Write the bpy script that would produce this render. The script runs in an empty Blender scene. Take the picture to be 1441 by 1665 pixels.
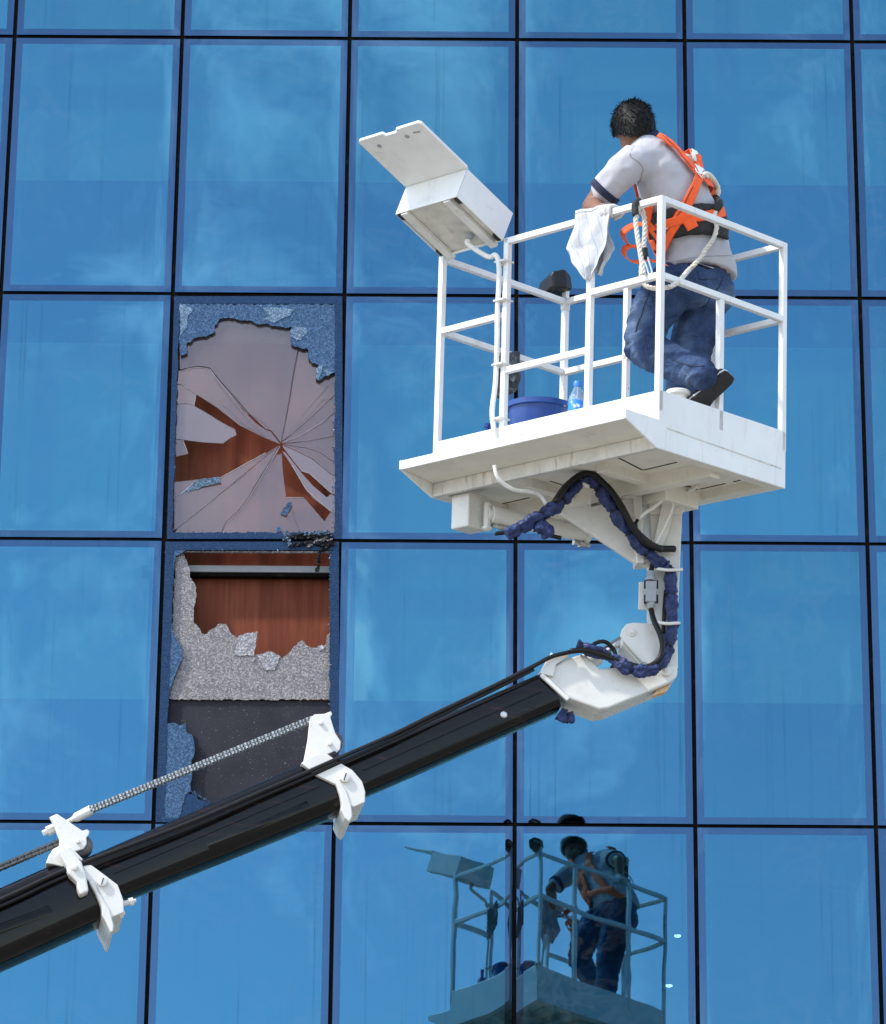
import bpy, bmesh, math, random
from mathutils import Vector, Matrix, noise
from mathutils.bvhtree import BVHTree
R = math.radians
random.seed(7)
scene = bpy.context.scene
COL = scene.collection

# ---------------------------------------------------------------- camera
CAM = Vector((0.0, -23.167, 1.65))
FPX, PPX, PPY = 6317.07, 781.617, 836.236       # calibrated on the facade grid, photo pixels
PITCH, YAW, ROLL = 0.35509, 0.00017, 0.00648
def cam_axes():
    f = Vector((math.sin(YAW)*math.cos(PITCH), math.cos(YAW)*math.cos(PITCH), math.sin(PITCH)))
    r = Vector((math.cos(YAW), -math.sin(YAW), 0)); u = r.cross(f)
    c, s = math.cos(ROLL), math.sin(ROLL)
    return c*r+s*u, -s*r+c*u, f
CR, CU, CF = cam_axes()
cam_d = bpy.data.cameras.new('camera'); cam = bpy.data.objects.new('camera', cam_d); COL.objects.link(cam)
m = Matrix((CR, CU, -CF)).transposed().to_4x4(); m.translation = CAM; cam.matrix_world = m
cam_d.sensor_fit = 'HORIZONTAL'; cam_d.sensor_width = 36.0; cam_d.lens = FPX*36.0/1441.0
cam_d.shift_x = (720.5-PPX)/1441.0; cam_d.shift_y = (PPY-832.5)/1441.0
cam_d.clip_start = 0.1; cam_d.clip_end = 3000
scene.camera = cam

# ---------------------------------------------------------------- light
SUN_EL, SUN_AZ = R(46), R(238)                    # azimuth clockwise from +Y
world = bpy.data.worlds.new('World'); scene.world = world; world.use_nodes = True
def build_world():
    nt = world.node_tree; N = nt.nodes; L = nt.links; N.clear()
    out = N.new('ShaderNodeOutputWorld'); bg = N.new('ShaderNodeBackground'); bg.inputs[1].default_value = 0.15
    sky = N.new('ShaderNodeTexSky'); sky.sky_type = 'NISHITA'; sky.sun_disc = False
    sky.sun_elevation = SUN_EL; sky.sun_rotation = SUN_AZ; sky.air_density = 1.0; sky.dust_density = 0.6; sky.ozone_density = 1.2
    tc = N.new('ShaderNodeTexCoord'); mp = N.new('ShaderNodeMapping'); mp.inputs['Location'].default_value = (5.3, 2.2, 1.1)
    mp.inputs['Scale'].default_value = (1.0, 1.0, 0.8)
    n1 = N.new('ShaderNodeTexNoise'); n1.inputs['Scale'].default_value = 13.0; n1.inputs['Detail'].default_value = 9; n1.inputs['Roughness'].default_value = 0.62
    n1.inputs['Distortion'].default_value = 0.5
    rp = N.new('ShaderNodeValToRGB'); rp.color_ramp.elements[0].position = 0.53; rp.color_ramp.elements[1].position = 0.76
    rp.color_ramp.elements[0].color = (0, 0, 0, 1); rp.color_ramp.elements[1].color = (1, 1, 1, 1)
    mx = N.new('ShaderNodeMix'); mx.data_type = 'RGBA'
    mul = N.new('ShaderNodeMath'); mul.operation = 'MULTIPLY'; mul.inputs[1].default_value = 0.46
    L.new(tc.outputs['Generated'], mp.inputs[0]); L.new(mp.outputs[0], n1.inputs['Vector']); L.new(n1.outputs['Fac'], rp.inputs[0])
    hz = N.new('ShaderNodeMath'); hz.operation = 'ADD'; hz.inputs[1].default_value = 0.08; L.new(rp.outputs[0], mul.inputs[0]); L.new(mul.outputs[0], hz.inputs[0]); L.new(hz.outputs[0], mx.inputs[0])
    L.new(sky.outputs[0], mx.inputs[6]); mx.inputs[7].default_value = (11.0, 11.3, 11.8, 1)
    L.new(mx.outputs[2], bg.inputs[0]); L.new(bg.outputs[0], out.inputs[0])
build_world()
sd = bpy.data.lights.new('sun', 'SUN'); sd.energy = 2.0; sd.angle = R(3.0); sd.color = (1.0, 0.955, 0.89)
sun = bpy.data.objects.new('sun', sd); COL.objects.link(sun)
TO_SUN = Vector((math.sin(SUN_AZ)*math.cos(SUN_EL), math.cos(SUN_AZ)*math.cos(SUN_EL), math.sin(SUN_EL)))
sun.rotation_euler = TO_SUN.to_track_quat('Z', 'Y').to_euler(); sun.location = (-20, -30, 40)
scene.view_settings.view_transform = 'Standard'; scene.view_settings.look = 'None'
scene.view_settings.exposure = 1.08; scene.view_settings.gamma = 1.0
scene.render.engine = 'CYCLES'
scene.cycles.transparent_max_bounces = 16; scene.cycles.max_bounces = 8
scene.render.resolution_x = 886; scene.render.resolution_y = 1024

# ---------------------------------------------------------------- geometry frames
def V3(*a): return Vector(a)
BO = V3(0.604, -5.863, 8.176)                    # basket frame: U along the long side, V towards the glass, N up
BU = V3(0.721, -0.688, -0.086).normalized(); BV = V3(0.693, 0.719, 0.060); BV = (BV-BU*BU.dot(BV)).normalized(); BN = BU.cross(BV)
def B(u, v, z): return BO+BU*u+BV*v+BN*z
def ray(px, py): return (CF+CR*((px-PPX)/FPX)-CU*((py-PPY)/FPX))
def onplane(px, py, p0, n):
    d = ray(px, py); return CAM+d*((p0-CAM).dot(n)/d.dot(n))
def on_y(px, py, y): return onplane(px, py, V3(0, y, 0), V3(0, 1, 0))
def on_z(px, py, z): return onplane(px, py, BO+BN*z, BN)      # horizontal plane of the basket
def on_v(px, py, v): return onplane(px, py, BO+BV*v, BV)
def on_u(px, py, u): return onplane(px, py, BO+BU*u, BU)
MP = B(.15, .24, -.5)                             # mast, and the upright plane the boom swings in
BD = V3(-1, -0.15, 0).normalized(); BNRM = V3(0.15, -1, 0).normalized()   # BNRM points to the viewer's side
def on_b(px, py, off=0.0): return onplane(px, py, MP+BNRM*off, BNRM)

# ---------------------------------------------------------------- mesh helpers
class MB:
    def __init__(s): s.v = []; s.f = []; s.mi = []
    def add(s, vs, fs, mi=0):
        b = len(s.v); s.v += [Vector(x) for x in vs]; s.f += [tuple(b+i for i in f) for f in fs]; s.mi += [mi]*len(fs); return s
    def box(s, c, ax, ay, az, mi=0):
        vs = [c+ax*i+ay*j+az*k for k in (-1, 1) for j in (-1, 1) for i in (-1, 1)]
        return s.add(vs, [(0,2,3,1),(4,5,7,6),(0,1,5,4),(2,6,7,3),(0,4,6,2),(1,3,7,5)], mi)
    def bar(s, a, b, w, h, up=None, mi=0):
        a = Vector(a); b = Vector(b); d = (b-a); l = d.length; d.normalize(); up = up or V3(0, 0, 1)
        x = d.cross(up); x = x.normalized() if x.length > 1e-4 else d.orthogonal().normalized(); y = x.cross(d)
        return s.box((a+b)/2, d*(l/2), x*(w/2), y*(h/2), mi)
    def prism(s, pts, ext, mi=0):
        n = len(pts); pts = [Vector(p) for p in pts]
        return s.add(pts+[p+ext for p in pts], [tuple(range(n)), tuple(range(2*n-1, n-1, -1))]+[(i, i+n, (i+1) % n+n, (i+1) % n) for i in range(n)], mi)
    def tube(s, path, r, n=10, cap=True, mi=0, flat=None):
        path = [Vector(p) for p in path]; k = len(path)
        rr = r if isinstance(r, (list, tuple)) else [r]*k
        t0 = (path[1]-path[0]).normalized(); nx = t0.orthogonal().normalized(); vs = []
        for i in range(k):
            t = (path[min(i+1, k-1)]-path[max(i-1, 0)]).normalized()
            nx = (nx-t*nx.dot(t)); nx = nx.normalized() if nx.length > 1e-6 else t.orthogonal().normalized(); ny = t.cross(nx)
            for j in range(n):
                a = 2*math.pi*j/n; vs.append(path[i]+(nx*math.cos(a)+ny*math.sin(a))*rr[i])
        fs = [(i*n+j, i*n+(j+1) % n, (i+1)*n+(j+1) % n, (i+1)*n+j) for i in range(k-1) for j in range(n)]
        if cap: fs += [tuple(range(n-1, -1, -1)), tuple((k-1)*n+j for j in range(n))]
        return s.add(vs, fs, mi)
    def lathe(s, o, ax, prof, n=24, mi=0):
        ax = ax.normalized(); x = ax.orthogonal().normalized(); y = ax.cross(x)
        vs = [o+ax*h+(x*math.cos(2*math.pi*j/n)+y*math.sin(2*math.pi*j/n))*r for r, h in prof for j in range(n)]
        k = len(prof); fs = [(i*n+j, i*n+(j+1) % n, (i+1)*n+(j+1) % n, (i+1)*n+j) for i in range(k-1) for j in range(n)]
        fs += [tuple(range(n-1, -1, -1)), tuple((k-1)*n+j for j in range(n))]
        return s.add(vs, fs, mi)
    def ell(s, c, ax, ay, az, n=16, m=10, mi=0):
        vs = [c+az]; fs = []
        for i in range(1, m):
            th = math.pi*i/m
            for j in range(n):
                a = 2*math.pi*j/n; vs.append(c+az*math.cos(th)+(ax*math.cos(a)+ay*math.sin(a))*math.sin(th))
        vs.append(c-az); e = len(vs)-1
        for j in range(n): fs += [(0, 1+j, 1+(j+1) % n), (e, e-n+(j+1) % n, e-n+j)]
        for i in range(m-2):
            for j in range(n): a = 1+i*n; fs.append((a+j, a+n+j, a+n+(j+1) % n, a+(j+1) % n))
        return s.add(vs, fs, mi)
    def mesh(s, name='m'):
        me = bpy.data.meshes.new(name); me.from_pydata([tuple(v) for v in s.v], [], s.f); me.update()
        bm = bmesh.new(); bm.from_mesh(me); bmesh.ops.recalc_face_normals(bm, faces=bm.faces); bm.to_mesh(me); bm.free()
        return me
    def build(s, name, mat, parent=None, smooth=None, bevel=0, sub=0, label=None, solid=0):
        me = s.mesh(name)
        mats = mat if isinstance(mat, (list, tuple)) else [mat]
        for q in mats: me.materials.append(q)
        if len(mats) > 1:
            for p, i in zip(me.polygons, s.mi): p.material_index = i
        return obj(name, me, parent, smooth, bevel, sub, label, solid)
def obj(name, me, parent=None, smooth=None, bevel=0, sub=0, label=None, solid=0):
    o = bpy.data.objects.new(name, me); COL.objects.link(o)
    if parent is not None:
        o.parent = parent
        if parent.type == 'EMPTY': o.location = -parent.location
    if smooth is not None:
        me.polygons.foreach_set('use_smooth', [True]*len(me.polygons))
        if smooth < 180: me.set_sharp_from_angle(angle=R(smooth))
    if solid: q = o.modifiers.new('solid', 'SOLIDIFY'); q.thickness = solid; q.offset = 0
    if bevel:
        q = o.modifiers.new('bevel', 'BEVEL'); q.width = bevel; q.segments = 2; q.limit_method = 'ANGLE'; q.angle_limit = R(35); q.harden_normals = False
    if sub: q = o.modifiers.new('sub', 'SUBSURF'); q.levels = sub; q.render_levels = sub
    if label: o['label'] = label
    return o
def thing(name, label, cat, loc=(0, 0, 0), group=None):
    o = bpy.data.objects.new(name, None); COL.objects.link(o); o.location = loc; o.empty_display_size = .14
    o['label'] = label; o['category'] = cat
    if group: o['group'] = group
    return o
def tag(o, label, cat, group=None):
    o['label'] = label; o['category'] = cat
    if group: o['group'] = group
    return o
def spline(pts, n=8):
    pts = [Vector(p) for p in pts]; out = []
    P = [pts[0]*2-pts[1]]+pts+[pts[-1]*2-pts[-2]]
    for i in range(1, len(P)-2):
        a, b, c, d = P[i-1:i+3]
        for k in range(n):
            t = k/n; out.append(.5*((2*b)+(c-a)*t+(2*a-5*b+4*c-d)*t*t+(3*b-a-3*c+d)*t**3))
    out.append(pts[-1]); return out
def remeshed(mb, voxel, smooth_it=6, name='r'):
    me = mb.mesh('tmp'); o = bpy.data.objects.new('tmp', me); COL.objects.link(o)
    q = o.modifiers.new('r', 'REMESH'); q.mode = 'VOXEL'; q.voxel_size = voxel
    q = o.modifiers.new('s', 'SMOOTH'); q.factor = .5; q.iterations = smooth_it
    dg = bpy.context.evaluated_depsgraph_get(); dg.update()
    me2 = bpy.data.meshes.new_from_object(o.evaluated_get(dg)); me2.name = name
    bpy.data.objects.remove(o); bpy.data.meshes.remove(me)
    return me2

# ---------------------------------------------------------------- materials
def newmat(name):
    m = bpy.data.materials.new(name); m.use_nodes = True; nt = m.node_tree; nt.nodes.clear()
    out = nt.nodes.new('ShaderNodeOutputMaterial'); return m, nt, nt.nodes, nt.links, out
def noise_node(nt, scale, detail=4, rough=.55, dist=0, mapping=None, coord='Object', rnd=False):
    N, L = nt.nodes, nt.links
    tc = N.new('ShaderNodeTexCoord'); src = tc.outputs[coord]
    if rnd:
        oi = N.new('ShaderNodeObjectInfo'); mu = N.new('ShaderNodeMath'); mu.operation = 'MULTIPLY'; mu.inputs[1].default_value = 73.0
        L.new(oi.outputs['Random'], mu.inputs[0]); ad = N.new('ShaderNodeVectorMath'); ad.operation = 'ADD'
        L.new(src, ad.inputs[0]); L.new(mu.outputs[0], ad.inputs[1]); src = ad.outputs[0]
    if mapping:
        mp = N.new('ShaderNodeMapping'); mp.inputs['Scale'].default_value = mapping; L.new(src, mp.inputs[0]); src = mp.outputs[0]
    n = N.new('ShaderNodeTexNoise'); n.inputs['Scale'].default_value = scale; n.inputs['Detail'].default_value = detail
    n.inputs['Roughness'].default_value = rough; n.inputs['Distortion'].default_value = dist
    L.new(src, n.inputs['Vector']); return n
def ramp(nt, src, stops):
    r = nt.nodes.new('ShaderNodeValToRGB'); e = r.color_ramp.elements
    while len(e) < len(stops): e.new(.5)
    for q, (p, c) in zip(e, stops):
        q.position = p; q.color = (*c, 1) if isinstance(c, tuple) else (c, c, c, 1)
    nt.links.new(src, r.inputs[0]); return r
def mixc(nt, fac, a, b, mode='MIX'):
    x = nt.nodes.new('ShaderNodeMix'); x.data_type = 'RGBA'; x.blend_type = mode
    for i, q in ((0, fac), (6, a), (7, b)):
        if hasattr(q, 'is_linked') or hasattr(q, 'links'): nt.links.new(q, x.inputs[i])
        else: x.inputs[i].default_value = (*q, 1) if isinstance(q, tuple) else q
    return x.outputs[2]
def paint(name, col, rough=.4, var=.12, vscale=6, metal=0, dirt=None, dirt_amt=0, dirt_map=(9, 9, 1.2), dirt_pos=(.56, .72), bump=0, bscale=200, spec=.5, coat=0, sub=0, chips=0):
    m, nt, N, L, out = newmat(name)
    p = N.new('ShaderNodeBsdfPrincipled'); L.new(p.outputs[0], out.inputs[0])
    n = noise_node(nt, vscale, 5); lo = tuple(c*(1-var) for c in col); hi = tuple(min(1, c*(1+var)) for c in col)
    c = ramp(nt, n.outputs['Fac'], [(.3, lo), (.7, hi)]).outputs[0]
    if dirt:
        d = noise_node(nt, 1.6, 8, .7, .3, dirt_map); f = ramp(nt, d.outputs['Fac'], [(dirt_pos[0], 0.0), (dirt_pos[1], dirt_amt)])
        c = mixc(nt, f.outputs[0], c, dirt)
    if chips:
        ch = noise_node(nt, 34, 6, .7); c = mixc(nt, ramp(nt, ch.outputs['Fac'], [(.66, 0.0), (.70, chips)]).outputs[0], c, (.16, .10, .06))
    L.new(c, p.inputs['Base Color'])
    rn = noise_node(nt, vscale*3, 4); rr = ramp(nt, rn.outputs['Fac'], [(.3, rough*.8), (.7, min(1, rough*1.25))]); L.new(rr.outputs[0], p.inputs['Roughness'])
    p.inputs['Metallic'].default_value = metal; p.inputs['Specular IOR Level'].default_value = spec; p.inputs['Coat Weight'].default_value = coat
    p.inputs['Coat Roughness'].default_value = .12
    if bump:
        b = noise_node(nt, bscale, 3); bp = N.new('ShaderNodeBump'); bp.inputs['Strength'].default_value = bump; bp.inputs['Distance'].default_value = .002
        L.new(b.outputs['Fac'], bp.inputs['Height']); L.new(bp.outputs[0], p.inputs['Normal'])
    return m
M = {}
M['white'] = paint('white_paint', (.78, .775, .75), .38, .05, 5, dirt=(.40, .31, .21), dirt_amt=.4, dirt_map=(14, 14, 1.3), dirt_pos=(.54, .76), bump=.12, bscale=60, chips=.55)
M['white2'] = paint('white_enamel', (.68, .665, .62), .30, .04, 8, dirt=(.45, .41, .33), dirt_amt=.45, dirt_map=(7, 7, 5), dirt_pos=(.55, .74), bump=.08, bscale=60, chips=.5)
M['rim'] = paint('grimy_paint', (.60, .585, .54), .5, .14, 9, dirt=(.22, .12, .05), dirt_amt=.8, dirt_map=(22, 22, 2), dirt_pos=(.54, .68), bump=.2, bscale=90)
M['box'] = paint('box_plastic', (.76, .76, .74), .42, .05, 6, dirt=(.42, .39, .33), dirt_amt=.35, dirt_map=(5, 5, 5), bump=.05)
M['soffit'] = paint('shade_toned_soffit', (.74, .71, .62), .5, .07, 5, dirt=(.36, .29, .2), dirt_amt=.35, dirt_map=(6, 6, 6), bump=.1, bscale=60)  # white paint toned for the shade beneath the basket, plus dirt blotches
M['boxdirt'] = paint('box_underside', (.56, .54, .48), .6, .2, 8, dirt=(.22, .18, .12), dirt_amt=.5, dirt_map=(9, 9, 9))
M['slot'] = paint('slot_shadow_gap', (.02, .019, .017), .8)
M['rust'] = paint('rusty_steel', (.30, .17, .08), .8, .3, 30)
M['grey'] = paint('grey_plastic', (.30, .32, .345), .45, .08, 20)
M['black'] = paint('black_plastic', (.012, .012, .0135), .45, .2, 20, spec=.3)
M['rubber'] = paint('black_rubber', (.010, .0095, .010), .42, .25, 40, bump=.2, bscale=120, spec=.25)
M['chrome'] = paint('chrome_rod', (.72, .72, .74), .16, .05, 20, metal=1)
M['steel'] = paint('chain_steel', (.50, .49, .46), .3, .3, 60, metal=.8)
M['dsteel'] = paint('oiled_chain', (.11, .105, .10), .42, .3, 60, metal=.6)
M['bluewrap'] = paint('blue_wrap', (.013, .026, .105), .62, .5, 40, bump=.8, bscale=90)
M['bucket'] = paint('blue_bucket', (.016, .065, .27), .38, .1, 8)
M['cap'] = paint('bottle_cap', (.05, .22, .75), .4)
M['hose'] = paint('white_conduit', (.74, .73, .69), .45, .08, 20, dirt=(.4, .34, .25), dirt_amt=.4, dirt_map=(20, 20, 20))
M['skin'] = paint('skin', (.21, .095, .055), .5, .12, 18, bump=.1, bscale=180)
M['glove'] = paint('grey_glove', (.52, .50, .48), .85, .12, 30, bump=.4, bscale=160)
M['hair'] = paint('black_hair', (.007, .0065, .0065), .5, .3, 60, spec=.3)
M['navy'] = paint('navy_trim', (.012, .016, .045), .85, .15, 30, bump=.3, bscale=260)
M['orange'] = paint('orange_webbing', (.95, .115, .018), .62, .08, 25, bump=.35, bscale=260)
M['strapblack'] = paint('black_pad', (.016, .016, .017), .75, .3, 30, bump=.5, bscale=160)
M['rope'] = paint('white_rope', (.66, .62, .53), .8, .14, 60, bump=.5, bscale=260, dirt=(.5, .16, .12), dirt_amt=.35, dirt_map=(60, 60, 60), dirt_pos=(.66, .7))
M['shoe'] = paint('black_shoe', (.016, .016, .017), .62, .3, 30, bump=.3, bscale=150)
M['sole'] = paint('white_sole', (.72, .71, .68), .6, .08, 30)
M['mull'] = paint('black_gasket', (.0035, .003, .0028), .7, .4, 30, dirt=(.045, .03, .018), dirt_amt=.5, dirt_map=(4, 4, 4), spec=.08)
M['ground'] = paint('concrete_ground', (.27, .24, .195), .85, .15, .6, bump=.3, bscale=20)
M['sticker'] = paint('worn_sticker', (.62, .40, .22), .5, .25, 40)
def shirt_mat():
    m, nt, N, L, out = newmat('grey_marl_jersey')
    p = N.new('ShaderNodeBsdfPrincipled'); L.new(p.outputs[0], out.inputs[0])
    a = noise_node(nt, 420, 3, .7); b = noise_node(nt, 7, 4)
    c = ramp(nt, a.outputs['Fac'], [(.3, (.40, .395, .425)), (.7, (.52, .515, .545))]).outputs[0]
    c = mixc(nt, ramp(nt, b.outputs['Fac'], [(.3, 0.0), (.75, .25)]).outputs[0], c, (.42, .415, .44)); L.new(c, p.inputs['Base Color'])
    p.inputs['Roughness'].default_value = .92; p.inputs['Specular IOR Level'].default_value = .15; p.inputs['Sheen Weight'].default_value = .12
    h = noise_node(nt, 9, 4, .5, .8, (1.0, 1.0, .6)); bp = N.new('ShaderNodeBump'); bp.inputs['Strength'].default_value = .3; bp.inputs['Distance'].default_value = .025
    L.new(h.outputs['Fac'], bp.inputs['Height']); L.new(bp.outputs[0], p.inputs['Normal']); return m
M['shirt'] = shirt_mat()
def jeans_mat():
    m, nt, N, L, out = newmat('faded_denim')
    p = N.new('ShaderNodeBsdfPrincipled'); L.new(p.outputs[0], out.inputs[0])
    a = noise_node(nt, 70, 4, .7, 0, (1, 1, .25)); b = noise_node(nt, 4.0, 3, .5, .3)
    c = ramp(nt, b.outputs['Fac'], [(.34, (.014, .027, .068)), (.52, (.034, .063, .138)), (.68, (.12, .175, .28))]).outputs[0]
    c = mixc(nt, ramp(nt, a.outputs['Fac'], [(.35, 0.0), (.7, .45)]).outputs[0], c, (.07, .11, .21)); L.new(c, p.inputs['Base Color'])
    p.inputs['Roughness'].default_value = .88; p.inputs['Specular IOR Level'].default_value = .2
    h = noise_node(nt, 11, 5, .55, 1.2, (1, 1, 1.6)); bp = N.new('ShaderNodeBump'); bp.inputs['Strength'].default_value = .8; bp.inputs['Distance'].default_value = .035
    L.new(h.outputs['Fac'], bp.inputs['Height']); L.new(bp.outputs[0], p.inputs['Normal']); return m
M['jeans'] = jeans_mat()
def boom_mat():
    m, nt, N, L, out = newmat('black_boom_paint')
    p = N.new('ShaderNodeBsdfPrincipled'); L.new(p.outputs[0], out.inputs[0])
    d = noise_node(nt, 3, 8, .75, .2, (1.2, 1, 9)); c = ramp(nt, d.outputs['Fac'], [(.45, (.0025, .0023, .0025)), (.60, (.005, .0042, .0045)), (.64, (.036, .011, .010)), (.68, (.006, .005, .0055)), (.75, (.05, .045, .043))]).outputs[0]
    sc = noise_node(nt, 2.2, 9, .8, .15, (1.5, 1, 22)); c = mixc(nt, ramp(nt, sc.outputs['Fac'], [(.645, 0.0), (.72, .5)]).outputs[0], c, (.13, .115, .11))
    L.new(c, p.inputs['Base Color']); p.inputs['Specular IOR Level'].default_value = .26
    r = noise_node(nt, 9, 6, .6, .2, (1, 1, 4)); L.new(ramp(nt, r.outputs['Fac'], [(.3, .07), (.75, .20)]).outputs[0], p.inputs['Roughness'])
    bp = N.new('ShaderNodeBump'); bp.inputs['Strength'].default_value = .06; bp.inputs['Distance'].default_value = .003; L.new(d.outputs['Fac'], bp.inputs['Height']); L.new(bp.outputs[0], p.inputs['Normal'])
    return m
M['boom'] = boom_mat()
def wood_mat():
    m, nt, N, L, out = newmat('brown_wood_panel')
    p = N.new('ShaderNodeBsdfPrincipled'); L.new(p.outputs[0], out.inputs[0])
    a = noise_node(nt, 2.2, 5, .55, .3, (5, 1, .35)); b = noise_node(nt, 60, 3, .6, 0, (1, 1, .06))
    c = ramp(nt, a.outputs['Fac'], [(.34, (.11, .031, .018)), (.5, (.175, .050, .028)), (.68, (.21, .066, .038))]).outputs[0]
    c = mixc(nt, ramp(nt, b.outputs['Fac'], [(.35, 0.0), (.75, .4)]).outputs[0], c, (.08, .028, .018)); L.new(c, p.inputs['Base Color']); p.inputs['Roughness'].default_value = .75; p.inputs['Specular IOR Level'].default_value = .06
    return m
M['wood'] = wood_mat()
def pane_mat(name, tint, trans, streak=.12, smear=.05, rough=.012):
    m, nt, N, L, out = newmat(name)
    gl = N.new('ShaderNodeBsdfGlossy'); gl.inputs['Roughness'].default_value = rough
    s1 = noise_node(nt, 1.0, 6, .75, .15, (40, 1, .30), rnd=True); f1 = ramp(nt, s1.outputs['Fac'], [(.56, 0.0), (.66, 1.0)])
    s2 = noise_node(nt, 1.4, 3, .6, 0, (1.3, 1, .7), rnd=True); f2 = ramp(nt, s2.outputs['Fac'], [(.42, 0.05), (.68, 1.0)])
    fm = N.new('ShaderNodeMath'); fm.operation = 'MULTIPLY'; L.new(f1.outputs[0], fm.inputs[0]); L.new(f2.outputs[0], fm.inputs[1])
    fk = N.new('ShaderNodeMath'); fk.operation = 'MULTIPLY'; L.new(fm.outputs[0], fk.inputs[0]); fk.inputs[1].default_value = streak
    oi = N.new('ShaderNodeObjectInfo'); vr = ramp(nt, oi.outputs['Random'], [(0, tuple(t*.93 for t in tint)), (1, tuple(t*1.05 for t in tint))])
    L.new(mixc(nt, fk.outputs[0], vr.outputs[0], tuple(t*.35 for t in tint)), gl.inputs['Color'])
    tr = N.new('ShaderNodeBsdfTransparent'); tr.inputs[0].default_value = (*trans, 1)
    ad = N.new('ShaderNodeAddShader'); L.new(gl.outputs[0], ad.inputs[0]); L.new(tr.outputs[0], ad.inputs[1])
    df = N.new('ShaderNodeBsdfDiffuse'); df.inputs[0].default_value = (.30, .34, .36, 1)
    sw = noise_node(nt, 3.2, 7, .62, 1.6, (1, 1, 1.1), rnd=True); s3 = noise_node(nt, .9, 2, .5, 0, None, rnd=True)
    g = ramp(nt, sw.outputs['Fac'], [(.47, 0.0), (.53, 1.0), (.60, .25)]); g2 = ramp(nt, s3.outputs['Fac'], [(.40, 0.0), (.7, smear)])
    mm = N.new('ShaderNodeMath'); mm.operation = 'MULTIPLY'; L.new(g.outputs[0], mm.inputs[0]); L.new(g2.outputs[0], mm.inputs[1])
    mx = N.new('ShaderNodeMixShader'); L.new(mm.outputs[0], mx.inputs[0]); L.new(ad.outputs[0], mx.inputs[1]); L.new(df.outputs[0], mx.inputs[2])
    w = noise_node(nt, 1.7, 2, .5, 0, None, rnd=True); bp = N.new('ShaderNodeBump'); bp.inputs['Strength'].default_value = .10; bp.inputs['Distance'].default_value = .008
    L.new(w.outputs['Fac'], bp.inputs['Height']); L.new(bp.outputs[0], gl.inputs['Normal'])
    L.new(mx.outputs[0], out.inputs[0]); return m
M['pane'] = pane_mat('blue_mirror_glass', (.053, .163, .252), (.09, .20, .18), .5, .045)
M['paneedge'] = pane_mat('blue_glass_edge', (.050, .102, .176), (.01, .012, .02), .3, .03)
def shard_mat(name, refl, trans, dust, dcol=(.5, .45, .48), grain=0):
    m, nt, N, L, out = newmat(name)
    gl = N.new('ShaderNodeBsdfGlossy'); gl.inputs['Roughness'].default_value = .03 if not grain else .25; gl.inputs[0].default_value = (*refl, 1)
    tr = N.new('ShaderNodeBsdfTransparent'); tr.inputs[0].default_value = (*trans, 1)
    ad = N.new('ShaderNodeAddShader'); L.new(gl.outputs[0], ad.inputs[0]); L.new(tr.outputs[0], ad.inputs[1])
    df = N.new('ShaderNodeBsdfDiffuse'); df.inputs[0].default_value = (*dcol, 1)
    mx = N.new('ShaderNodeMixShader'); L.new(ad.outputs[0], mx.inputs[1]); L.new(df.outputs[0], mx.inputs[2])
    if grain:
        a = noise_node(nt, grain, 5, .8); b = noise_node(nt, grain*.08, 3)
        v = N.new('ShaderNodeTexVoronoi'); v.inputs['Scale'].default_value = grain*.9
        tc = N.new('ShaderNodeTexCoord'); L.new(tc.outputs['Object'], v.inputs['Vector'])
        v.inputs['Scale'].default_value = grain*1.25; bw = N.new('ShaderNodeSeparateColor'); L.new(v.outputs['Color'], bw.inputs[0])
        mm = N.new('ShaderNodeMix'); mm.inputs[0].default_value = .60; L.new(bw.outputs[0], mm.inputs[2]); L.new(a.outputs['Fac'], mm.inputs[3])
        f = ramp(nt, mm.outputs[0], [(.25, dust*.45), (.70, min(1, dust*1.35))]); L.new(f.outputs[0], mx.inputs[0])
        cc = ramp(nt, mm.outputs[0], [(.26, tuple(c*.60 for c in dcol)), (.50, dcol), (.70, tuple(min(.9, c*1.8) for c in dcol))]); L.new(cc.outputs[0], df.inputs[0])
        bp = N.new('ShaderNodeBump'); bp.inputs['Strength'].default_value = .5; bp.inputs['Distance'].default_value = .004
        L.new(v.outputs['Distance'], bp.inputs['Height']); L.new(bp.outputs[0], gl.inputs['Normal']); L.new(bp.outputs[0], df.inputs['Normal'])
    else: mx.inputs[0].default_value = dust
    L.new(mx.outputs[0], out.inputs[0]); return m
M['shard'] = shard_mat('clear_inner_glass', (.094, .080, .078), (.70, .64, .64), .09, (.38, .34, .35))
M['shardlight'] = shard_mat('pale_inner_glass', (.125, .108, .106), (.62, .57, .58), .13, (.44, .40, .40))
M['edge'] = paint('bright_glass_edge', (.42, .42, .44), .3, .3, 60)
M['frost'] = shard_mat('crazed_grey_glass', (.13, .12, .12), (.25, .23, .24), .55, (.245, .225, .222), 105)
M['frostlight'] = shard_mat('crazed_pale_glass', (.18, .17, .18), (.2, .19, .2), .8, (.27, .26, .27), 100)
M['crazed'] = shard_mat('crazed_blue_glass', (.035, .07, .125), (.01, .02, .04), .66, (.058, .100, .170), 110)
M['crazedlight'] = shard_mat('crazed_light_blue_glass', (.08, .125, .18), (.01, .02, .03), .75, (.125, .18, .25), 110)
M['crazededge'] = shard_mat('crazed_blue_edge', (.026, .050, .098), (.005, .01, .02), .40, (.022, .042, .085), 120)
M['darkedge'] = paint('dark_glass_side', (.018, .026, .04), .5, .3, 40)  # near-black sides of the remnants, also the crack lines
M['spandrel'] = paint('dark_spandrel', (.030, .030, .037), .5, .15, 6, dirt=(.5, .5, .52), dirt_amt=.8, dirt_map=(60, 60, 60), dirt_pos=(.64, .68), spec=.06)
M['bulk'] = paint('grey_bulkhead', (.21, .225, .235), .7, .06, 4)
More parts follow.
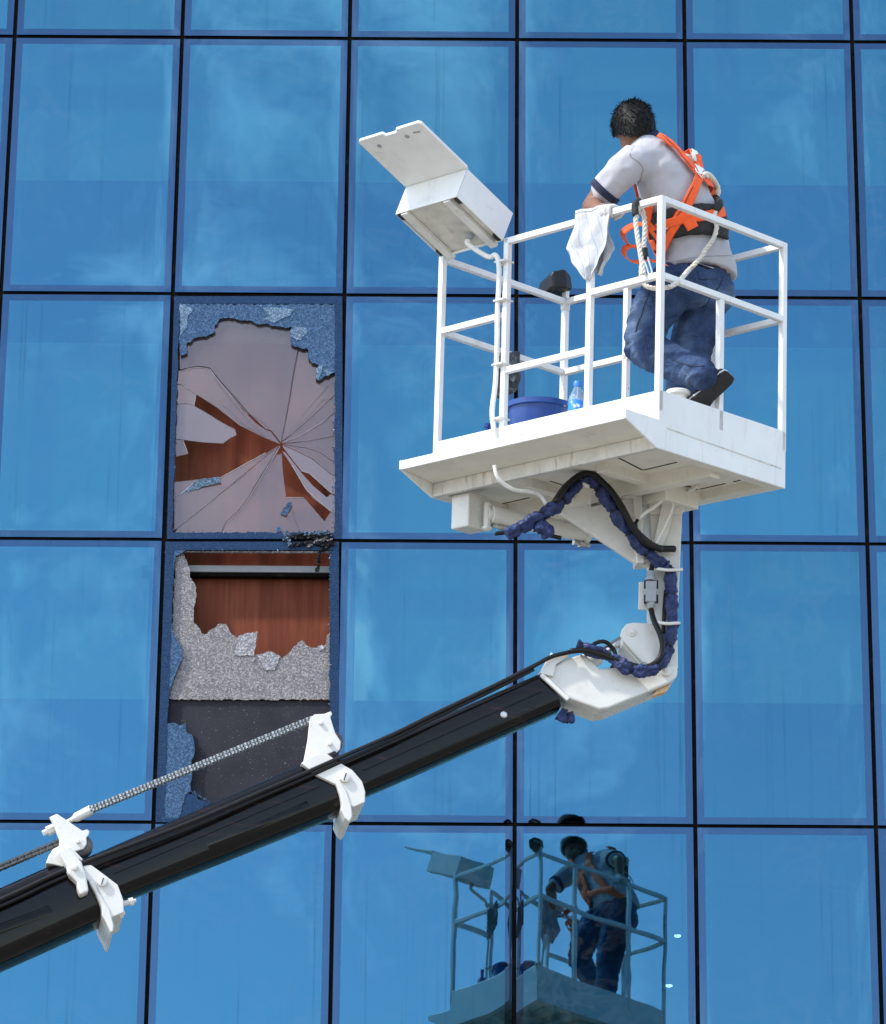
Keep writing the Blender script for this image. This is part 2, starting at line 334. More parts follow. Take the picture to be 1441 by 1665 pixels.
M['blind'] = paint('pale_blind', (.72, .74, .72), .8, .05, 3)
M['rail'] = paint('grey_rail', (.22, .225, .235), .4, .1, 10)
M['dim'] = paint('dark_interior', (.05, .052, .058), .8, .2, 3)
def cloth_mat():
    m, nt, N, L, out = newmat('printed_cotton_cloth')
    p = N.new('ShaderNodeBsdfPrincipled'); L.new(p.outputs[0], out.inputs[0])
    tc = N.new('ShaderNodeTexCoord'); c = None; col = (.54, .54, .545)
    for k, (rz, sc, cc) in enumerate((((0, 0, .55), 14, (.28, .38, .56)), ((0, 0, -1.0), 12, (.42, .48, .60)))):
        mp = N.new('ShaderNodeMapping'); mp.inputs['Rotation'].default_value = rz; L.new(tc.outputs['UV'], mp.inputs[0])
        w = N.new('ShaderNodeTexWave'); w.inputs['Scale'].default_value = sc/7.0; w.inputs['Distortion'].default_value = 2.2; w.inputs['Detail'].default_value = 3; L.new(mp.outputs[0], w.inputs['Vector'])
        f = ramp(nt, w.outputs['Fac'], [(.945, 0.0), (.98, .75)]); col = mixc(nt, f.outputs[0], col, cc)
    s = noise_node(nt, 24, 4); col = mixc(nt, ramp(nt, s.outputs['Fac'], [(.5, 0.0), (.75, .3)]).outputs[0], col, (.45, .42, .40))
    L.new(col, p.inputs['Base Color']); p.inputs['Roughness'].default_value = .9; p.inputs['Specular IOR Level'].default_value = .1; return m
M['cloth'] = cloth_mat()
M['rag'] = paint('dark_rag', (.045, .05, .058), .9, .4, 14, dirt=(.30, .34, .38), dirt_amt=.8, dirt_map=(9, 9, 9), dirt_pos=(.5, .6), bump=.5)
def water_mat():
    m, nt, N, L, out = newmat('clear_bottle_plastic')
    p = N.new('ShaderNodeBsdfPrincipled'); L.new(p.outputs[0], out.inputs[0]); p.inputs['Base Color'].default_value = (.75, .88, .97, 1)
    p.inputs['Roughness'].default_value = .12; p.inputs['Transmission Weight'].default_value = .75; p.inputs['IOR'].default_value = 1.2; return m
M['bottle'] = water_mat()
def label_mat():
    m, nt, N, L, out = newmat('blue_bottle_label')
    p = N.new('ShaderNodeBsdfPrincipled'); L.new(p.outputs[0], out.inputs[0])
    n = noise_node(nt, 45, 2, .5, 0, (1, 1, .7)); c = ramp(nt, n.outputs['Fac'], [(.52, (.03, .25, .75)), (.60, (.75, .8, .85))]); L.new(c.outputs[0], p.inputs['Base Color']); p.inputs['Roughness'].default_value = .35; return m
M['blabel'] = label_mat()

# ================================================================= SETTING
def ground():
    b = MB(); s = 400.0; b.add([(-s, -s, 0), (s, -s, 0), (s, s, 0), (-s, s, 0)], [(0, 1, 2, 3)])
    o = b.build('ground', M['ground']); o['kind'] = 'structure'
ground()

# ---------------------------------------------------------------- glass facade
FX0, FW = -3.1212, 1.116
ZR = [19.04, 17.178, 15.316, 13.616, 11.754, 10.057, 8.197, 6.50, 4.64, 2.94, 1.08, 0.0]
fac = thing('glass_facade', 'blue mirror glass office facade in black gridded frames with two shattered panes', 'building', (FX0+2.5*FW, 0, 0))
fac.location = (0, 0.1, 0)
def pane_lines(a, bw):
    p = [0, .012, .028, bw, bw+.02, bw+.05, bw+.09, bw+.15, bw+.24, bw+.36]
    h = [q for q in p if q < a-.05]
    return [-a+q for q in h]+[0]+[a-q for q in reversed(h)]
def pane_meshes(a, b, bw=.044, dx=.0014, dz=.0014, n=8):
    xs, zs = pane_lines(a, bw), pane_lines(b, bw); nx, nz = len(xs), len(zs)
    f = lambda x, z: -(dx*(1-abs(x/a)**n)+dz*(1-abs(z/b)**n))
    vs = [(x, f(x, z), z) for z in zs for x in xs]; inner, ring = [], []
    for k in range(nz-1):
        for i in range(nx-1):
            q = (k*nx+i, k*nx+i+1, (k+1)*nx+i+1, (k+1)*nx+i)
            edge = i < 3 or i >= nx-4 or k < 3 or k >= nz-4
            (ring if edge else inner).append(q)
    out = []
    for fs, mt, nm in ((inner, 'pane', 'window_pane'), (ring, 'paneedge', 'pane_border')):
        v2 = list(vs); f2 = list(fs)
        if nm == 'pane_border':
            base = len(v2)
            loop = [i for i in range(nx)]+[k*nx+nx-1 for k in range(1, nz)]+[(nz-1)*nx+i for i in range(nx-2, -1, -1)]+[k*nx for k in range(nz-2, 0, -1)]
            v2 += [(vs[i][0], .022, vs[i][2]) for i in loop]; m = len(loop)
            f2 += [(loop[j], base+j, base+(j+1) % m, loop[(j+1) % m]) for j in range(m)]
        used = sorted({i for q in f2 for i in q}); mp = {u: j for j, u in enumerate(used)}
        me = bpy.data.meshes.new(nm); me.from_pydata([v2[u] for u in used], [], [tuple(mp[i] for i in q) for q in f2]); me.update()
        me.materials.append(M[mt]); me.polygons.foreach_set('use_smooth', [True]*len(me.polygons)); me.set_sharp_from_angle(angle=R(30)); out.append(me)
    return out
pm = {}
rng = random.Random(3)
GAP = .0265
TILT = {}
for i in range(-3, 9):
    for j in range(len(ZR)-1):
        if i == 1 and j in (4, 5): continue
        z1, z0 = ZR[j], ZR[j+1]; key = round(z1-z0, 2)
        if key not in pm: pm[key] = pane_meshes((FW-GAP)/2, (z1-z0-GAP*.95)/2)
        o = bpy.data.objects.new('window_pane', pm[key][0]); COL.objects.link(o); o.parent = fac
        o.location = Vector((FX0+(i+.5)*FW, 0, (z0+z1)/2))-fac.location
        tx, tz = TILT.get((i, j), (rng.uniform(-.0022, .0022), rng.uniform(-.0022, .0022))); o.rotation_euler = (tx, 0, tz)
        e = bpy.data.objects.new('pane_border', pm[key][1]); COL.objects.link(e); e.parent = o
for i in range(-3, 10):
    x = FX0+i*FW; MB().box(V3(x, .030, ZR[0]/2), V3(.032, 0, 0), V3(0, .016, 0), V3(0, 0, ZR[0]/2)).build('mullion', M['mull'], fac)
for z in ZR:
    MB().box(V3(FX0+3*FW, .033, z+(.02 if z == 0 else 0)), V3(6.02*FW, 0, 0), V3(0, .016, 0), V3(0, 0, .030)).build('transom', M['mull'], fac)
# behind the glass: pale blinds above each floor line, dark spandrels below, wood panelling in the broken bay
XL, XR = FX0-3*FW, FX0+9*FW; XB0, XB1 = FX0+1*FW-.10, FX0+2*FW+.10
def slab(name, x0, x1, y, z0, z1, mt, th=.02):
    return MB().box(V3((x0+x1)/2, y+th/2, (z0+z1)/2), V3((x1-x0)/2, 0, 0), V3(0, th/2, 0), V3(0, 0, (z1-z0)/2)).build(name, M[mt], fac)
for zf in (16.255, 12.656, 9.057, 5.458, 1.859):
    top = zf+2.43
    for (x0, x1, broken) in ((XL, XB0, 0), (XB0, XB1, 1), (XB1, XR, 0)):
        if broken and zf == 9.057: slab('wood_panel', x0, x1, .20, zf, top, 'wood')
        elif zf == 5.458: slab('interior_wall', x0, x1, .9, zf, top, 'dim')
        else: slab('window_blind', x0, x1, .20, zf, top, 'blind')
        if broken and zf == 9.057: slab('bulkhead', x0, x1, .19, top, zf+3.597, 'bulk')
        else: slab('spandrel', x0, x1, .21, top, zf+3.597, 'dim')
slab('spandrel', XL, XR, .21, 0, 1.857, 'dim'); slab('interior_floor', XL, XR, .24, 5.43, 5.45, 'dim', .66); slab('interior_ceiling', XL, XR, .24, 7.80, 7.86, 'dim', .66)
# shell of the building behind, so that the facade is a house and not a screen
MB().box(V3((XL+XR)/2, 4.6, ZR[0]/2), V3((XR-XL)/2, 0, 0), V3(0, 3.6, 0), V3(0, 0, ZR[0]/2)).build('building_shell', M['bulk'], fac)
for s in (XL-.06, XR+.06): MB().box(V3(s, .5, ZR[0]/2), V3(.05, 0, 0), V3(0, .52, 0), V3(0, 0, ZR[0]/2)).build('return_wall', M['bulk'], fac)
MB().box(V3((XL+XR)/2, .53, ZR[0]+.06), V3((XR-XL)/2+.1, 0, 0), V3(0, .55, 0), V3(0, 0, .03)).build('parapet', M['mull'], fac)
def lamp():
    m, nt, N, L, out = newmat('ceiling_lamp'); e = N.new('ShaderNodeEmission'); e.inputs[1].default_value = 3; L.new(e.outputs[0], out.inputs[0])
    for p in ((1102, 1521), (1088, 1602)):
        c = on_y(p[0], p[1], .6); MB().lathe(c, V3(0, 0, -1), [(.012, .012), (.021, .008), (.021, 0)], 16).build('ceiling_light', m, fac)
lamp()
# ---- the two shattered panes (outlines on the glass plane, each piece its own slab of glass)
def c1(x, y): return (250+x/3.872, 470+y/3.872)
def c2(x, y): return (240+x/3.47, 860+y/3.47)
def piece(name, pts, cf, y, th, mt, side=None, jag=0, seed=1, parent=None, tilt=0):
    rr = random.Random(seed); pp = [Vector(cf(*p)).to_3d() for p in pts]
    if jag:
        q = []
        for i, p in enumerate(pp):
            n = pp[(i+1) % len(pp)]; d = n-p; k = max(1, int(d.length/jag)); nr = Vector((-d.y, d.x, 0)).normalized() if d.length else Vector()
            for t in range(k): q.append(p+d*(t/k)+(nr*rr.uniform(-1.3, 1.3) if t else Vector()))
        pp = q
    w = [on_y(p.x, p.y, y) for p in pp]
    if tilt:
        cz = sum(p.z for p in w)/len(w)
        w = [p+V3(0, -(p.z-cz)*tilt, 0) for p in w]
    b = MB(); n = len(w); ext = V3(0, th, 0)
    b.add(w+[p+ext for p in w], [tuple(range(n)), tuple(range(2*n-1, n-1, -1))], 0)
    b.add(w+[p+ext for p in w], [(i, i+n, (i+1) % n+n, (i+1) % n) for i in range(n)], 1)
    return b.build(name, [M[mt], M[side or mt]], parent or fac)
jagtop = [(1130,530),(1112,520),(1095,548),(1085,545),(1045,575),(1020,565),(1028,505),(1040,480),(1000,465),(975,440),(970,375),(935,375),(905,362),(865,350),(860,262),(872,235),(830,245),(790,235),(700,218),(660,222),(620,203),(560,197),(520,190),(470,178),(425,185),(405,205),(385,228),(388,268),(370,280),(330,300),(290,300),(250,310),(240,325),(205,345),(210,385),(210,405),(170,420)]
piece('glass_remnant', [(1146,95),(1146,520)]+jagtop+[(163,380),(163,95)], c1, -.002, .07, 'crazed', 'darkedge', 3, 1)
def ringbits(cf, x0, x1, y0, y1, xi0, xi1, yi0, yi1, seed, slant=0):
    rr = random.Random(seed)
    def rag(a, b, k, amp):
        return [(a[0]+(b[0]-a[0])*t/k+rr.uniform(-amp, amp), a[1]+(b[1]-a[1])*t/k+rr.uniform(-amp, amp)) for t in range(k+1)]
    s = slant
    piece('glass_remnant', [(x0, y0), (x1, y0), (x1, yi0), (x0, yi0)], cf, -.003, .02, 'crazededge')
    piece('glass_remnant', [(x0, yi0), (xi0, yi0)]+rag((xi0, yi0+6), (xi0-s, yi1), 40, 4)+[(x0-s, yi1)], cf, -.003, .02, 'crazededge')
    piece('glass_remnant', [(x1, yi1), (xi1, yi1)]+rag((xi1, yi1-6), (xi1, yi0), 40, 4)+[(x1, yi0)], cf, -.003, .02, 'crazededge')
    piece('glass_remnant', [(x0-s, y1), (x0-s, yi1)]+rag((xi0-s, yi1), (xi1, yi1+6), 40, 5)+[(x1, yi1), (x1, y1)], cf, -.003, .02, 'crazededge')
ringbits(c1, 128, 1188, 44, 1572, 163, 1140, 92, 1530, 5, 45)
for pts, sd_ in (([(165,90),(200,95),(245,130),(215,170),(210,240),(170,290)], 2), ([(690,120),(760,112),(885,130),(860,165),(800,190),(760,210),(690,190),(730,165)], 3), ([(860,262),(900,238),(960,245),(970,262),(930,318),(900,322),(862,300)], 4), ([(1022,500),(1045,475),(1065,480),(1060,520),(1040,570),(1022,560)], 5), ([(1070,510),(1090,498),(1108,515),(1130,525),(1100,545),(1085,540)], 6)):
    piece('glass_remnant', pts, c1, -.006, .004, 'crazedlight', None, 4, sd_)
C0 = (800, 975)
shards = [
 [(165,508),(240,489),(300,486),(355,496),(392,545),(440,600),(520,690),(600,783),(660,838),(705,878),(742,888),(799,962),(829,820),(854,680),(879,520),(908,375),(908,150),(165,150)],
 [(803,962),(833,820),(858,680),(883,520),(912,375),(912,150),(1150,150),(1150,655),(1135,668),(1000,798),(870,912)],
 [(806,966),(871,914),(1001,801),(1135,673),(1150,660),(1150,780),(1123,788),(1078,828),(918,928)],
 [(808,970),(919,931),(1079,832),(1124,791),(1150,783),(1150,925),(1110,929),(960,958)],
 [(810,975),(960,961),(1110,932),(1150,928),(1150,1085),(1110,1073),(1050,1028),(960,998)],
 [(810,980),(960,1001),(1050,1031),(1110,1077),(1150,1090),(1150,1180),(1115,1163),(1000,1068),(900,1017)],
 [(810,985),(900,1021),(1000,1072),(1115,1167),(1150,1185),(1150,1300),(1115,1282),(980,1160),(930,1145),(820,1003)],
 [(808,1020),(830,1030),(925,1150),(1000,1235),(1090,1312),(1115,1290),(1150,1310),(1150,1420),(1115,1400),(1000,1312),(958,1260),(870,1110)],
 [(793,990),(770,1045),(806,1035),(813,1150),(833,1312),(945,1312),(1075,1462),(1115,1402),(1150,1425),(1150,1545),(425,1545),(456,1472),(541,1392),(601,1312),(701,1142)],
 [(790,987),(698,1138),(598,1308),(538,1388),(452,1470),(418,1545),(130,1545),(150,1507),(380,1326),(640,1106)],
 [(786,985),(640,1102),(380,1322),(150,1503),(130,1515),(130,1212),(160,1212),(330,1192),(420,1187),(560,1107),(705,1030),(712,1046),(722,1026)],
 [(130,726),(215,722),(255,735),(350,790),(430,840),(513,884),(521,918),(480,938),(435,971),(320,965),(185,948),(130,940)],
 [(130,944),(183,951),(216,1036),(150,1052),(130,1054)],
 [(130,520),(165,512),(240,494),(305,492),(356,502),(396,556),(470,646),(558,757),(640,842),(700,884),(736,897),(796,975),(690,932),(540,857),(400,746),(268,661),(175,600),(130,590)],
 [(130,596),(175,604),(267,663),(254,734),(215,720),(130,722)]]
for k, s in enumerate(shards): piece('glass_shard', s, c1, .030+.0005*(k % 3), .006, 'shardlight' if k in (6, 7, 11) else 'shard', 'edge', 0, k, tilt=random.Random(k).uniform(-.012, .012))
piece('glass_shard', [(160,1298),(260,1216),(330,1196),(420,1190),(426,1222),(300,1246)], c1, .018, .004, 'crazedlight', None, 5, 3, tilt=.3)
piece('glass_shard', [(848,1345),(872,1345),(860,1385),(838,1425),(795,1412),(830,1372)], c1, .010, .004, 'crazed', None, 4, 8, tilt=.2)
piece('glass_shard', [(778,1500),(800,1494),(806,1520),(790,1532),(770,1528)], c1, .010, .004, 'crazed', None, 4, 9)
# hairline cracks on the inner pane: thin raised ridges of broken glass
def crack(pts, cf, y, r=.0013):
    MB().tube([on_y(*cf(*p), y) for p in pts], r, 5).build('glass_crack', M['darkedge'], fac)
for pts in ([(803,970),(900,870),(1000,780),(1060,700),(1130,690)], [(700,930),(600,830),(500,720),(380,560)], [(640,1105),(560,1180),(480,1240),(400,1300)], [(806,966),(860,900),(960,770),(1100,610)], [(790,960),(700,850),(620,790)], [(770,1045),(680,1160),(620,1260)], [(860,1340),(890,1450),(920,1530)], [(690,930),(560,850),(460,750),(430,730)]): crack(pts, c1, .0285, .0008)
for pts in ([(165,508),(240,489),(300,486),(355,496),(392,545),(440,600),(520,690),(600,783),(660,838)], [(803,962),(833,820),(858,680),(883,520),(912,375)], [(790,987),(698,1138),(598,1308),(538,1388),(452,1470)]): crack(pts, c1, .0275, .0022)
def glint(pts, cf, y, r=.0012): MB().tube([on_y(*cf(*p), y) for p in pts], r, 5).build('edge_glint', M['edge'], fac)  # pale lines laid beside cracks, the glint of their edges painted in
for pts in ([(168,514),(240,496),(300,493),(352,503),(388,552),(436,607),(516,697),(596,790)], [(795,990),(704,1141),(604,1311),(544,1391),(458,1473)], [(254,734),(268,662)], [(130,1300),(160,1298),(260,1216)], [(185,950),(216,1036)], [(833,1312),(945,1312)], [(930,1145),(980,1160),(1115,1282)], [(870,1110),(958,1260),(1115,1400)], [(265,664),(175,602)], [(420,1187),(705,1030)], [(1078,828),(918,928),(806,966)]): glint(pts, c1, .0265)
# lower broken pane
ringbits(c2, 100, 1080, 72, 1655, 150, 1028, 118, 1630, 9, 55)
piece('glass_remnant', [(100,118),(215,120),(190,138),(158,152),(140,330),(132,520),(150,600),(190,660),(196,722),(165,800),(135,880),(112,925),(90,960),(95,700)], c2, -.001, .02, 'crazed', 'darkedge', 5, 12)
piece('glass_remnant', [(112,1098),(160,1096),(180,1110),(215,1093),(222,1150),(250,1162),(264,1220),(262,1280),(248,1310),(250,1400),(240,1440),(246,1480),(215,1500),(195,1560),(180,1640),(62,1640),(78,1380)], c2, -.001, .02, 'crazed', 'darkedge', 5, 13)
piece('glass_remnant', [(190,1500),(225,1490),(262,1500),(285,1490),(280,1520),(330,1540),(350,1528),(352,1550),(300,1580),(180,1640)], c2, .004, .012, 'crazededge', 'darkedge', 4, 14)
fr = [(140,560),(150,330),(160,160),(200,138),(225,190),(240,222),(238,270),(270,318),(276,380),(265,430),(261,530),(298,566),(304,588),(322,596),(360,568),(400,535),(445,538),(465,580),(505,616),(530,595),(600,712),(650,702),(690,690),(745,715),(760,730),(810,690),(850,640),(875,625),(900,660),(950,671),(1000,655),(1012,600),(1045,560),(1045,963),(80,963),(150,800),(185,722),(175,660)]
piece('glass_shard', fr, c2, .030, .008, 'frost', None, 4, 21)
piece('glass_shard', [(482,716),(512,640),(545,592),(622,580),(602,716)], c2, .022, .005, 'frostlight', None, 5, 22)
piece('glass_shard', [(622,716),(680,691),(746,715),(738,750),(716,796),(666,796),(640,750)], c2, .022, .005, 'frostlight', None, 5, 23)
piece('glass_shard', [(582,745),(604,725),(612,738),(596,754)], c2, .020, .004, 'frostlight', None, 3, 24)
piece('glass_shard', [(958,662),(985,655),(1004,665),(990,685),(965,688)], c2, .022, .004, 'frostlight', None, 4, 25)
a, b_ = on_y(*c2(60, 966), .05), on_y(*c2(1090, 966), .05)
slab('spandrel_panel', a.x-.05, b_.x+.05, .05, 8.0, a.z, 'spandrel', .10)
a, b_ = on_y(*c2(60, 210), .12), on_y(*c2(1090, 252), .12)
slab('window_rail', a.x-.1, b_.x+.1, .10, b_.z, a.z, 'rail', .08); slab('under_rail_strip', a.x-.1, b_.x+.1, .115, b_.z-.022, b_.z-.001, 'mull', .06)  # grey rail with a thin black strip along its lower edge
a = on_y(*c2(500, 120), .03); b_ = on_y(*c2(500, 134), .03); slab('pane_lip', XB0+.1, XB1-.1, .02, b_.z, a.z, 'frostlight', .02)
def crumbs(cf, runs, seed, n):
    rr = random.Random(seed); b = MB()
    for _ in range(n):
        (x0, y0), (x1, y1) = rr.choice(runs); t = rr.random(); p = on_y(*cf(x0+(x1-x0)*t+rr.gauss(0, 3), y0+(y1-y0)*t+rr.gauss(0, 3)), rr.uniform(-.012, .02)); r_ = rr.uniform(.003, .009)
        q = [p+V3(rr.uniform(-1, 1), rr.uniform(-.6, .6), rr.uniform(-1, 1))*r_ for _k in range(4)]; b.add(q, [(0, 1, 2), (0, 3, 1), (1, 3, 2), (0, 2, 3)], rr.choice((0, 0, 1)))
    b.build('glass_crumbs', [M['crazed'], M['crazedlight']], fac)['kind'] = 'stuff'
crumbs(c1, [((150, 420), (125, 1530)), ((1140, 560), (1125, 1530)), ((130, 1528), (1130, 1534)), ((130, 1528), (1130, 1534))], 3, 260)
crumbs(c2, [((150, 150), (100, 1100)), ((1030, 120), (1025, 1000)), ((1030, 120), (1025, 1000)), ((215, 118), (1030, 122)), ((250, 1480), (350, 1540))], 4, 260)
# torn film and crumpled glass hanging at the joint between the two
def crumple(name, path, w, seed, mt, y0=-.012):
    rr = random.Random(seed); pts = spline([on_y(*p, y0) for p in path], 12); k = len(pts); n = 6; vs = []
    for i, p in enumerate(pts):
        t = (pts[min(i+1, k-1)]-pts[max(i-1, 0)]).normalized(); sd_ = t.cross(V3(0, 1, 0)).normalized()
        for j in range(n): vs.append(p+sd_*((j/(n-1)-.5)*w*rr.uniform(.7, 1.2))+V3(0, rr.uniform(-.018, .006), 0)+V3(rr.uniform(-1, 1), 0, rr.uniform(-1, 1))*.009)
    fs = [(i*n+j, i*n+j+1, (i+1)*n+j+1, (i+1)*n+j) for i in range(k-1) for j in range(n-1)]
    return MB().add(vs, fs).build(name, M[mt], fac, solid=.003)
crumple('torn_film', [(468, 873), (490, 872), (515, 874), (541, 871)], .026, 4, 'glossfilm' if 'glossfilm' in M else 'black')
crumple('torn_film', [(470, 887), (500, 884), (530, 885), (544, 884)], .022, 6, 'black')
crumple('torn_film', [(536, 886), (522, 897), (518, 912), (516, 930)], .020, 8, 'black')
crumple('torn_film', [(480, 869), (500, 868), (535, 866)], .016, 11, 'crazedlight')
crumple('torn_film', [(462, 878), (466, 866), (472, 889)], .018, 12, 'crazedlight')
crumple('torn_film', [(500, 889), (520, 879), (540, 878)], .012, 14, 'frostlight')

# ================================================================= BOOM LIFT
lift = thing('boom_lift', 'white work basket on a black telescopic boom with chains, raised before the glass', 'boom lift', (-13.0, -7.5, 0))
L2, B2, ZK, ZT, ZM, ZL = .709, .442, .2805, 1.205, .835, .556
T = .030
def post(u, v, z0, z1, mt='white', t=T):
    return MB().box(B(u, v, (z0+z1)/2), BU*(t/2), BV*(t/2), BN*((z1-z0)/2)).build('post', M[mt], guard, bevel=.003)
def rail(a, b, mt='white', t=T):
    p, q = B(*a), B(*b); d = (q-p).normalized()
    return MB().bar(p, q, t, t, BN).build('rail', M[mt], guard, bevel=.003)
# --- floor pan
pan = MB(); th = .008
pan.box(B(0, 0, .15), BU*(L2-.01), BV*(B2-.01), BN*.008)                # walking floor
MBU = MB().box(B(0, .012, .052), BU*(L2-.02), BV*(B2-.02), BN*.004)
basket = pan.build('basket_floor', M['white'], lift, label='riveted floor pan')
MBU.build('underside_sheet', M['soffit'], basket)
def plate(pts, ext, nm='toe_board', mt='white', bev=.004):
    return MB().prism(pts, ext).build(nm, M[mt], basket, bevel=bev)
# end plates in the basket profile, long sides between them
prof = [(-B2-.012, ZK), (-B2-.012, .139), (-.682, .139), (-.682, .094), (-B2-.022, 0), (B2+.012, 0), (B2+.012, ZK)]
for u, nm in ((L2+.003, 'a'), (-L2-.015, 'b')):
    plate([B(u, v, z) for v, z in prof], BU*.012)
plate([B(-L2-.002, -B2-.012, ZK-.002), B(L2+.002, -B2-.012, ZK-.002), B(L2+.002, -B2-.012, .139), B(-L2-.002, -B2-.012, .139)], BV*.012)
plate([B(-L2-.002, B2, ZK-.002), B(L2+.002, B2, ZK-.002), B(L2+.002, B2, .002), B(-L2-.002, B2, .002)], BV*.012)
# outer step: tread, lip and riser
plate([B(-L2-.002, -.680, .1375), B(L2+.002, -.680, .1375), B(L2+.002, -B2-.013, .1375), B(-L2-.002, -B2-.013, .1375)], BN*-.010, 'step_tread')
plate([B(-L2-.002, -.680, .127), B(L2+.002, -.680, .127), B(L2+.002, -.680, .092), B(-L2-.002, -.680, .092)], BV*.014, 'step_lip')
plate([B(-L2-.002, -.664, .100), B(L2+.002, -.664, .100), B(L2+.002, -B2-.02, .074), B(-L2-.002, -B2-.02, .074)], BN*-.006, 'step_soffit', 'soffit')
plate([B(-L2-.002, -B2-.020, .070), B(L2+.002, -B2-.020, .070), B(L2+.002, -B2-.020, .002), B(-L2-.002, -B2-.020, .002)], BV*.03, 'step_riser', 'rim')
# underside frame
for (u, v, du, dv) in ((L2-.03, 0, .03, B2), (-L2+.03, 0, .03, B2), (0, B2-.03, L2-.06, .03), (.235, .05, .028, B2-.09), (-.235, .05, .028, B2-.09)):
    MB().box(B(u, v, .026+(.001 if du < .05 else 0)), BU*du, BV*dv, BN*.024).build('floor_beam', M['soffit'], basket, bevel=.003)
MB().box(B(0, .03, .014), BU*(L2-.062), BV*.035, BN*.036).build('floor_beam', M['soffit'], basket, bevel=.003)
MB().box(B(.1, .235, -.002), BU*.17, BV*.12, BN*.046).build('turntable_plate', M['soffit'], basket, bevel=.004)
MB().lathe(B(.10, .05, -.024), -BN, [(.034, 0), (.034, .004), (.02, .006)], 20).build('bright_hole_disc', M['white2'], basket, smooth=40)  # white disc standing for the brightness through a floor hole
for a, b in (((.365, -.353), (.30, -.086)), ((.305, -.082), (.519, -.092)), ((.555, -.098), (.585, -.099)), ((.292, .135), (.272, .34)), ((.285, .346), (.448, .340)), ((.50, .339), (.572, .336)),
             ((-.661, -.19), (-.666, -.038)), ((-.655, -.036), (-.469, -.040)), ((-.178, -.208), (-.181, -.109)), ((-.45, .15), (-.45, .3))):
    MB().bar(B(*a, .0475), B(*b, .0475), .009, .003, BN).build('drain_slot', M['slot'], basket)
# weld seam strips on the end plate
MB().bar(B(L2+.0155, -.40, .108), B(L2+.0155, B2-.02, .092), .003, .006, BN).build('weld_seam', M['rim'], basket)
for v in (-.405,): MB().bar(B(L2+.0155, v, .004), B(L2+.0155, v, .10), .003, .003, BU).build('weld_seam', M['white'], basket)
# --- guard rails
guard = MB().box(B(-L2, B2, ZK+.006), BU*.03, BV*.03, BN*.005).build('guard_rail', M['white'], lift, label='welded square-tube guard rail')
for u, v in ((-L2, -B2), (L2, -B2), (L2, B2), (-L2, B2), (-.272, -B2), (.272, -B2), (-.29, B2), (.285, B2)): post(u, v, ZK-.10, ZT+.014)
post(L2, -.017, ZK-.1, ZM-.015)
q = .016
for a, b in (((-.272-.014, -B2, ZT), (L2-q, -B2, ZT)), ((L2, -B2+q, ZT), (L2, B2-q, ZT)), ((-L2+q, B2, ZT), (L2-q, B2, ZT)), ((-L2, -B2+q, ZT), (-L2, B2-q, ZT)),
             ((-L2+q, -B2, ZM), (-.272-q, -B2, ZM)), ((.272+q, -B2, ZM), (L2-q, -B2, ZM)), ((-.272+q, -B2, ZL), (.272-q, -B2, ZL)),
             ((L2, -B2+q, ZM), (L2, B2-q, ZM)), ((-L2+q, B2, ZM), (L2-q, B2, ZM)), ((-L2, -B2+q, ZM), (-L2, B2-q, ZM))):
    rail(a, b)
# --- tilted control box with its lid thrown open
ca, sa = math.cos(R(23)), math.sin(R(23))
XD = -BV*ca+BN*sa; XH = BN*ca+BV*sa; XO = B(-.72, -B2, ZT+.01); XL_ = .415; XDP = .355; XHT = .172
def X(a, d, h): return XO+BU*a+XD*d+XH*h
bx = MB(); t = .006
bx.prism([X(0, 0, .02), X(XL_, 0, .02), X(XL_, XDP, .02), X(0, XDP, .02)], XH*t)
for p4 in ([(0, 0), (XL_, 0)], [(XL_, 0), (XL_, XDP)], [(XL_, XDP), (0, XDP)], [(0, XDP), (0, 0)]):
    (a0, d0), (a1, d1) = p4; inn = ((BU*(XL_/2-(a0+a1)/2)+XD*(XDP/2-(d0+d1)/2)).normalized())
    bx.prism([X(a0, d0, 0), X(a1, d1, 0), X(a1, d1, XHT), X(a0, d0, XHT)], inn*t)
cbox = bx.build('control_box', [M['box']], lift, bevel=.003, label='tilted pale grey control box with lid open')
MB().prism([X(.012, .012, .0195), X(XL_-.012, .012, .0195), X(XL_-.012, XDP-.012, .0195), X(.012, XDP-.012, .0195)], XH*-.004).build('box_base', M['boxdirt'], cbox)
for a in (.055, XL_-.075): MB().prism([X(a-.022, -.02, .014), X(a+.022, -.02, .014), X(a+.022, XDP-.008, .014), X(a-.022, XDP-.008, .014)], XH*-.022).build('mounting_channel', M['white2'], cbox, bevel=.003)
for a in (.014, XL_-.02):
    for d in (.03, XDP-.03): MB().box(X(a+.003, d, .006), BU*.012, XD*.022, XH*.008).build('corner_clip', M['slot'], cbox, bevel=.002)
def lidp(a, d, h): return X(a, XDP+.004+d, XHT+h)
lp = [(-.004, 0), (XL_+.004, 0), (XL_+.004, XDP-.008), (XL_-.01, XDP+.006), (XL_*.62, XDP+.006), (XL_*.60, XDP-.012), (XL_*.42, XDP-.012), (XL_*.40, XDP+.006), (.01, XDP+.006), (-.004, XDP-.006)]
MB().prism([lidp(a, d, -.004) for a, d in lp], XH*.018).build('lid', M['box'], cbox, bevel=.005)
MB().bar(X(.0, XDP+.001, XHT+.004), X(XL_, XDP+.001, XHT+.004), .012, .012, XH).build('hinge', M['white2'], cbox, bevel=.003)
for a, d in ((XL_*.22, XDP-.06), (XL_*.68, XDP-.055)): MB().lathe(lidp(a, d, -.005), -XH, [(.012, 0), (.012, .002), (.006, .004)], 14).build('lid_screw', M['grey'], cbox, smooth=40)
